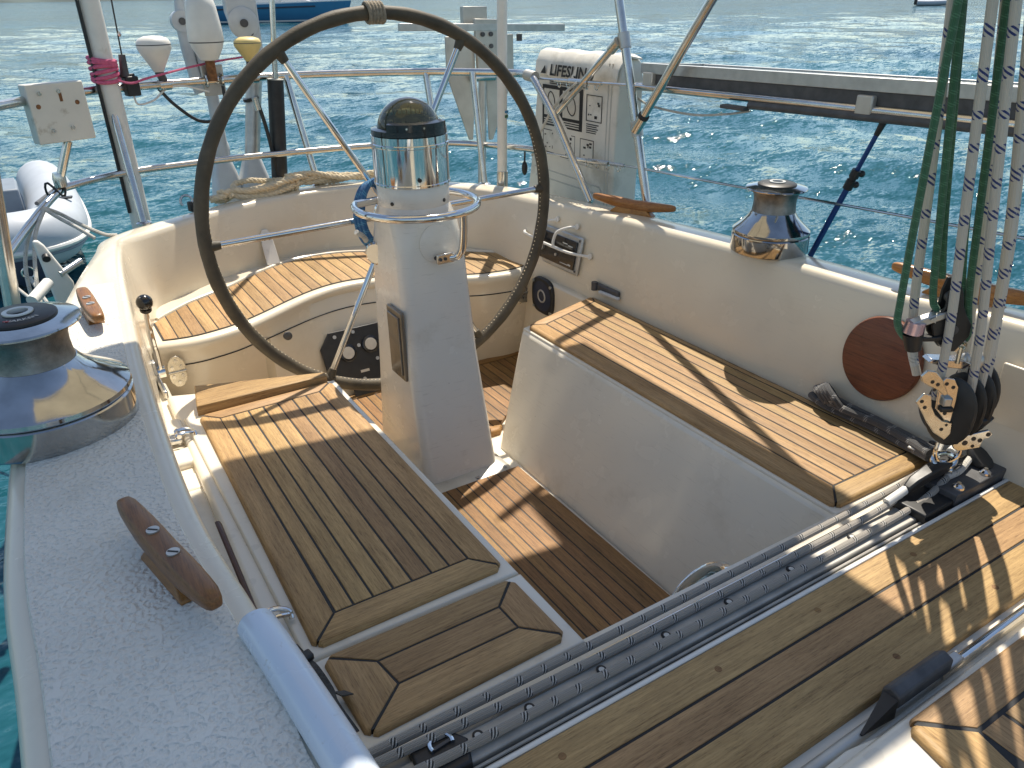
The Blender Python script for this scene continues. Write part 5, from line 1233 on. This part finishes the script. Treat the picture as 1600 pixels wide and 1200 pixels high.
def lower_block():
    t = thing('triple_block', 'triple mainsheet block with pierced steel cam plate above the traveller car', 'block', tuple(T(0,0)))
    ax = (U*.80+Hd*.60).normalized(); pr = UP.cross(ax).normalized()          # sheave axle runs back and to the right
    for i, a in enumerate((-.018, .016, .050)):
        c = T(a-.008, .105-.002*i, (a-.016)*.75)
        ell = lambda s_, d: [c+ax*d+pr*math.cos(q)*.050*s_+UP*(math.sin(q)*.072*s_-(.010 if math.sin(q) < 0 else 0)) for q in [2*math.pi*k/28 for k in range(28)]]
        ch = MB().loft([ell(.93,-.0155),ell(1.0,-.0125),ell(1.0,-.0095),ell(.93,-.0085)]).build('cheek', M['black'], t, angle=40)
        MB().lathe([(.040,-.0075),(.043,-.006),(.037,0),(.043,.006),(.040,.0075)], tuple(c), tuple(ax), n=32).build('sheave', M['dark_grey'], t)
    c = T(.062, .099, .055)
    ell = lambda s_, d: [c+ax*d+pr*math.cos(q)*.050*s_+UP*(math.sin(q)*.074*s_) for q in [2*math.pi*k/28 for k in range(28)]]
    MB().loft([ell(.93,-.004),ell(1.0,-.001),ell(1.0,.003),ell(.93,.006)]).build('cheek', M['black'], t, angle=40)
    def plate(name, poly, d, th=.004, mat='brass_plate', holes=()):
        MB().loft([[T(a,b,q) for a, b in ccw(poly)] for q in (d, d+th)]).build(name, M[mat], t, bevel=.0012)
        for a, b, r in holes: MB().cyl(T(a,b,d-.0006),T(a,b,d+.001),r,n=12).build('plate_hole', M['black'], t)
    plate('cam_arm', [(-.123,.190),(-.112,.203),(-.095,.200),(-.078,.182),(-.060,.150),(-.067,.146),(-.085,.160),(-.102,.168),(-.118,.178)], -.050, .006, holes=((-.098,.178,.004),(-.086,.172,.004),(-.09,.160,.0035)))
    plate('cam_plate', [(-.106,.150),(-.118,.130),(-.102,.108),(-.085,.082),(-.066,.058),(-.040,.040),(-.030,.055),(-.033,.080),(-.055,.086),(-.072,.100),(-.084,.120),(-.090,.145)], -.046, .005, holes=((-.107,.132,.004),(-.098,.118,.004),(-.052,.066,.004),(-.044,.076,.003)))
    plate('side_plate', [(-.076,.168),(-.066,.182),(-.048,.178),(-.036,.160),(-.032,.110),(-.028,.060),(-.052,.090),(-.070,.110)], -.040, .005, 'stainless', holes=((-.062,.168,.004),(-.047,.160,.004),(-.050,.100,.004)))
    MB().obox(T(-.055,.130,-.042),(.018,.020,.016),U,UP).build('cam_jaw', M['alloy'], t, bevel=.003)
    MB().obox(T(-.052,.112,-.044),(.026,.012,.010),U,UP).build('cam_spring', M['black'], t, bevel=.003)
    plate('head_plate', [(-.092,.202),(-.085,.208),(-.020,.204),(.0,.196),(-.02,.186),(-.055,.190)], -.01, .03, 'stainless')
    MB().cyl(T(-.034,.20,-.01),T(-.034,.235,-.008),.0052,n=10).build('eye_bolt', M['brass_plate'], t)
    MB().tube([T(-.034+.009*math.cos(q),.238+.009*math.sin(q),-.008) for q in [2*math.pi*k/16 for k in range(16)]], .003, 8, closed=True).build('shackle', M['brass_plate'], t)
    plate('bottom_strap', [(-.018,.030),(-.010,.038),(.055,.056),(.066,.046),(.058,.036),(.050,.036),(.046,.014),(.002,.006),(-.008,.012)], -.036, .006, 'stainless', holes=((-.006,.028,.005),(.012,.026,.006),(.028,.036,.005),(.042,.032,.005),(.056,.046,.005),(.030,.018,.004)))
    MB().loft([[T(a,b,q) for a, b in ((-.035,.045),(-.01,.030),(.055,.052),(.075,.075),(.060,.075),(-.02,.060))] for q in (-.02,.05)]).build('bridge', M['black'], t, bevel=.005)
    for a in (-.010,.020):
        MB().sphere(T(a,.198,.005), .012, 14, 10, (1,1,1.5)).build('rivet_lug', M['alloy'], t)
lower_block()
def fiddle():
    t = thing('cam_block', 'black fiddle block with a cam arm hanging among the green lines', 'block', tuple(T(-.06,.30)))
    prof = [(.350,.014),(.372,.012),(.335,.018),(.315,.022),(.296,.034),(.270,.036),(.250,.028),(.232,.014)]
    for d in (-.016,.010):
        out = [(-.078+(.376-b)*.13+w_,b) for b, w_ in ((.376,.006),(.350,.015),(.325,.018),(.305,.026),(.285,.038),(.262,.036),(.245,.024),(.228,.010))]+[(-.078+(.376-b)*.13-w_,b) for b, w_ in ((.228,.010),(.245,.024),(.262,.036),(.285,.040),(.305,.030),(.325,.018),(.350,.015),(.376,.006))]
        MB().loft([[T(a,b,d+q) for a, b in out] for q in (0,.006)]).build('cheek', M['black'], t, bevel=.002)
    MB().lathe([(.028,-.009),(.024,0),(.028,.009)], tuple(T(-.064,.275)), tuple(Hd), n=28).build('sheave', M['dark_grey'], t)
    MB().lathe([(.012,-.008),(.012,.008)], tuple(T(-.073,.338)), tuple(Hd), n=20).build('sheave', M['dark_grey'], t)
    MB().cyl(T(-.064,.276,-.017),T(-.064,.276,-.021),.009,n=18).build('axle', M['dark_grey'], t)
    MB().loft([[T(a,b,d) for d in (-.020,.0)]+[T(a,b-.012-.003*k,d) for d in (.0,-.020)] for k, (a, b) in enumerate(((-.070,.320),(-.095,.312),(-.122,.304),(-.148,.292)))]).build('cam_arm', M['alloy'], t, bevel=.002)
    MB().loft([[T(a,b,d) for d in (-.020,.0)]+[T(a,b-.010,d) for d in (.0,-.020)] for a, b in ((-.066,.268),(-.095,.262),(-.122,.262))]).build('lower_arm', M['black'], t, bevel=.002)
    MB().cyl(T(-.139,.268,-.010),T(-.137,.292,-.010),.020,.019,n=20).build('cam', M['cam_red'], t)
    MB().cyl(T(-.130,.232,-.010),T(-.138,.268,-.010),.015,.020,n=20).build('fairlead', M['black'], t)
    MB().cyl(T(-.110,.300,-.021),T(-.110,.300,-.024),.008,n=3).build('arrow_mark', M['alloy'], t)
    MB().cyl(T(-.046,.233,-.014),T(-.046,.233,.012),.006,n=12).build('pin', M['stainless'], t)
    MB().tube([T(-.128,.232,.006),T(-.118,.205,.006),T(-.112,.190,.004)], .008, 8).build('rope_splice', M['rope_white'], t)
fiddle()
# dark rope bundle beside the long bench
def dark_bundle():
    t = thing('rope_bundle', 'dark grey flecked rope bundle lying between the long bench and the coaming', 'rope', (1.67,1.0,.01))
    rr = random.Random(2)
    for i in range(5):
        o = (i % 3)-1; lay = i//3
        pts = [(1.668+.008*o, 1.150-.014*i, .022+.016*lay),(1.658+.015*o,1.10,.026+.018*lay+.006*o),(1.656+.016*o+rr.uniform(-.006,.006),1.03,.018+.019*lay),(1.662+.014*o,.95,.018+.016*lay),(1.658+.015*o,.87,.016+.016*lay),(1.625+.02*o,.78,.034+.012*lay)]
        MB().tube(catmull(pts, 6), .0098, 9).build('turn', M['rope_dark'], t)
    for i in range(4):
        MB().tube(arc((1.655,1.115-.012*i,.036+.004*i), .028+.005*i, 0, 360, 20, (.62,.8,0), (-.35,.3,.55)), .0092, 8).build('bight', M['rope_dark'], t)
    MB().tube(catmull([(1.668,.80,.06),(1.676,.845,.085),(1.672,.86,.125),(1.655,.84,.14),(1.640,.80,.11),(1.63,.77,.07)], 6), .0095, 9).build('loop', M['rope_dark'], t)
dark_bundle()
# companionway surround in the near right corner
def companion():
    o = MB().prism([(.42,.384),(.70,.384),(1.80,.384),(1.80,-.35),(.30,-.35)], -.30, -.002).build('companionway_moulding', M['white_gel'], bevel=.006); tag(o, 'white companionway moulding in the near right corner', kind='structure')
    MB().board(ccw([(.742,.3775),(1.80,.3885),(1.80,-.30),(.66,-.30)]), -.004, .038, (0,1,2,3), .012).build('hatch_rim', M['white_gel'], o)
    MB().cyl((.60,.404,.004),(1.75,.412,.006),.0105,n=14).build('edge_pipe', M['plate'], o)
    MB().cyl((1.045,.404,.016),(1.75,.411,.018),.0085,n=14).build('steel_bar', M['chrome'], o)
    MB().board(ccw([(.60,.388),(.80,.394),(.86,.384),(.86,.36),(.62,.33)]), -.01, .022, (0,1,2,3,4), .006).build('sill', M['white_gel'], o)
companion()
def stopper():
    t = thing('hatch_stop', 'black rubber stop block at the near right edge of the bridge deck', 'stop block', (.97,.405,.01))
    MB().loft([[V(x,.3925,.030),V(x,.4225,.012),V(x,.4225,.050),V(x,.4105,.062),V(x,.3925,.055)] for x in (.915,1.055)]).build('block', M['dark_grey'], t, bevel=.004)
    MB().loft([[V(.914,.392,.014),V(.914,.420,.010),V(.914,.418,.048),V(.914,.394,.050)],[V(.845,.398,.014),V(.845,.402,.012),V(.845,.402,.016),V(.845,.398,.017)]]).build('tail', M['black'], t)
    MB().obox((1.075,.404,.030),(.04,.020,.012),(1,0,0)).build('lug', M['alloy'], t, bevel=.003)
stopper()

# ------------------------------------------------------------------ dinghy and far boats
def dinghy():
    t = thing('inflatable_dinghy', 'pale grey inflatable dinghy floating astern at the left edge', 'dinghy', (-.5,6.6,SEA))
    r = .185; z = -.375
    path = catmull([(-1.25,7.9,z-.02),(-1.28,7.0,z),(-1.24,6.2,z),(-1.02,5.75,z+.015),(-.5,5.66,z+.02),(-.05,5.68,z+.015),(.10,5.95,z),(.14,6.5,z),(.14,7.2,z),(.12,7.8,z-.02)], 8)
    tb = MB().tube(path, r, 22).build('tube', M['dinghy'], t, angle=60)
    for off, rad in ((-.03,.018),(-.065,.010)):
        st = []
        for k, p in enumerate(path):
            d = (path[min(k+1,len(path)-1)]-path[max(k-1,0)]).normalized(); n = Vector((d.y,-d.x,0)); c = Vector((-.55,7.0,p.z))
            if (p+n-c).length < (p-n-c).length: n = -n
            st.append(p+n*math.sqrt(r*r-off*off)+V(0,0,off))
        MB().tube(st, rad, 8).build('rub_strake', M['white_plastic'] if rad > .015 else M['dinghy_dark'], tb)
    MB().loft([[(-1.1,6.0,-.45),(-.98,5.62,-.45),(-.55,5.56,-.45),(-.1,5.62,-.45),(.05,6.0,-.45),(.06,7.7,-.45),(-1.15,7.7,-.45)],[(-.9,6.1,-.74),(-.85,5.95,-.74),(-.55,5.90,-.74),(-.2,5.95,-.74),(-.12,6.1,-.74),(-.12,7.7,-.74),(-.95,7.7,-.74)]]).build('hull', M['dinghy_dark'], t, angle=30)
    MB().box(-1.08,.0,6.0,7.75,-.47,-.44).build('floor', M['dinghy_dark'], t)
    MB().box(-.95,-.06,6.75,7.05,-.30,-.20).build('seat', M['dinghy_dark'], t, bevel=.01)
    MB().box(-.30,-.05,6.35,6.75,-.42,-.16).build('locker', M['dinghy_dark'], t, bevel=.015)
    for i, y in enumerate((6.1,6.45,6.8)): MB().obox((.17,y,-.205),(.05,.16,.012),(.2,1,0)).build('grab_strap', M['black'], t, bevel=.003)
    MB().cyl((.03,5.86,-.175),(.22,6.45,-.18),.013,n=10).build('oar', M['dark_grey'], t)
    ring = MB().lathe([(.10,0),(.095,.02),(.05,.03),(.001,.03)], (-.12,5.50,-.50), (.1,-.95,.05), n=24).build('bow_patch', M['navy'], t)
    MB().tube(arc((-.12,5.46,-.50), .035, 0, 360, 14, (1,0,0), (0,0,1)), .008, 8).build('bow_ring', M['stainless'], ring)
    MB().tube([(-.12,5.45,-.53),(-.08,5.30,-.62),(-.04,5.15,-.70)], .012, 8).build('painter', M['rope_white'], ring)
dinghy()
def far_boat():
    t = thing('anchored_yacht', 'blue hulled sailing yacht anchored in the distance behind the wheel', 'yacht', (16.8,60.5,SEA))
    # lies bow to the right; local x along the hull
    ax = Vector((.90,-.43,0)).normalized(); ay = Vector((-ax.y,ax.x,0)); c = Vector((18.6,60.2,SEA))
    def P(a, b, z): return c+ax*a+ay*b+V(0,0,z)
    hull = []
    for k in range(15):
        q = k/14; a = -6.2+10.4*q; w_ = 1.55*math.sin(math.pi*min(1,.18+.80*q))**.7*(1-.0*q) if q < .98 else .06
        w_ = max(.05, 1.55*(1-(max(0,q-.35)/.65)**2.2)) if q > .35 else 1.35+.2*q/.35
        fb = 1.05+.28*q; rake = .55*q
        hull.append([P(a+rake,-w_,fb),P(a+rake*.55,-w_*.96,fb*.5),P(a,-w_*.70,-.05),P(a,0,-.30),P(a,w_*.70,-.05),P(a+rake*.55,w_*.96,fb*.5),P(a+rake,w_,fb)])
    h = MB().loft(hull).build('hull', M['hull_blue'], t, angle=40)
    band = []
    for k in range(15):
        q = k/14; a = -6.2+10.4*q; w_ = max(.05, 1.55*(1-(max(0,q-.35)/.65)**2.2)) if q > .35 else 1.35+.2*q/.35
        band.append((a, w_, 1.05+.28*q, .55*q))
    for zf, hh, m_, e in ((.76,.10,'navy',.035),(.06,.10,'print_white',.03)):
        MB().loft([[P(a+rk*zf,-w_*.985-e,fb*zf),P(a+rk*zf,-w_*.985-e,fb*zf+hh),P(a+rk*zf,-w_*.985+.02,fb*zf+hh),P(a+rk*zf,-w_*.985+.02,fb*zf)] for a, w_, fb, rk in band[1:12]]).build('stripe', M[m_], h)
    MB().loft([[P(a+rk,-w_*.97,fb+.005),P(a+rk,w_*.97,fb+.005),P(a+rk,w_*.95,fb+.07),P(a+rk,-w_*.95,fb+.07)] for a, w_, fb, rk in band]).build('deck', M['white_plastic'], t)
    MB().loft([[P(a,-w_,1.2),P(a,w_,1.2),P(a,w_*.8,1.2+hh),P(a,-w_*.8,1.2+hh)] for a, w_, hh in ((-3.5,1.0,.5),(-1.5,1.0,.55),(1.2,.75,.35),(2.0,.5,.1))]).build('cabin', M['white_plastic'], t)
    MB().cyl(P(.2,0,1.3),P(.1,0,13),.09,n=10).build('mast', M['alloy'], t)
    for a in (-5.5,-3.8,-2.0,0,2,3.6): MB().cyl(P(a,-1.25*(1-max(0,a)/5),1.1),P(a,-1.25*(1-max(0,a)/5),1.85),.02,n=6).build('stanchion', M['stainless'], t)
    MB().sphere(P(-5.0,-1.45,.95), .22, 12, 8, (1,1,1.6)).build('fender', M['navy'], t)
far_boat()
def far_dinghy():
    t = thing('distant_dinghy', 'small grey dinghy with outboard motor far off at the top right', 'dinghy', (83,52,SEA))
    ax = Vector((.60,-.80,0)); ay = Vector((.80,.60,0)); c = Vector((83.6,51.6,SEA))
    def P(a, b, z): return c+ax*a+ay*b+V(0,0,z)
    for s_ in (-1, 1): MB().tube(catmull([P(-2.0,.75*s_,.28),P(-1,.78*s_,.26),P(.6,.74*s_,.30),P(1.6,.48*s_,.42),P(2.1,.05*s_,.52)], 4), .26, 12).build('tube', M['dinghy'], t)
    MB().box(0,0,0,0,0,0) if False else None
    MB().loft([[P(a,-.6,.12),P(a,.6,.12),P(a,.6,.2),P(a,-.6,.2)] for a in (-1.9,1.4)]).build('floor', M['dinghy_dark'], t)
    MB().loft([[P(-2.25,-.18,z),P(-1.95,-.18,z),P(-1.95,.18,z),P(-2.25,.18,z)] for z in (.1,.95)]).build('outboard', M['black'], t, bevel=.06)
    MB().loft([[P(-.4,-.3,z),P(.1,-.3,z),P(.1,.3,z),P(-.4,.3,z)] for z in (.2,.75)]).build('console', M['dinghy_dark'], t, bevel=.05)
far_dinghy()
def far_hull():
    t = thing('anchored_yacht', 'dark hulled yacht far off behind the mainsheet ropes at the top right', 'yacht', (95,46,SEA))
    ax = Vector((.55,-.83,0)).normalized(); ay = Vector((-ax.y,ax.x,0)); c = Vector((97.5,43.5,SEA))
    def P(a, b, z): return c+ax*a+ay*b+V(0,0,z)
    hull = []
    for k in range(13):
        q = k/12; a = -5.5+11*q; w_ = max(.06, 1.7*(1-abs(2*q-.85)**2.4/1.6)); fb = 1.2+.25*q
        hull.append([P(a+.4*q,-w_,fb),P(a,-w_*.9,.3),P(a,-w_*.5,-.2),P(a,w_*.5,-.2),P(a,w_*.9,.3),P(a+.4*q,w_,fb)])
    MB().loft(hull).build('hull', M['navy'], t, angle=40)
    MB().loft([[P(a,-w_,1.25),P(a,w_,1.25),P(a,w_*.8,1.8),P(a,-w_*.8,1.8)] for a, w_ in ((-3,1.1),(2,.8))]).build('cabin', M['white_plastic'], t)
far_hull()

# kinds of which there are several share a group
for o in list(bpy.data.objects):
    if o.parent is None and 'category' in o and 'group' not in o:
        g = {'sheet_winch': 'sheet winches on the coamings', 'wooden_cleat': 'wooden cleats on the coamings', 'teak_bench_seat': 'cockpit bench seats', 'davit_arm': 'davit arms at the stern',
             'lifeline': 'wire lifelines on the right hand side', 'satellite_antenna': 'mushroom antennas on the stern rail', 'lid_latch': 'latches of the bench lids', 'anchored_yacht': 'yachts at anchor', 'teak_floor': 'teak floor panels'}.get(o.name.split('.')[0])
        if g: o['group'] = g
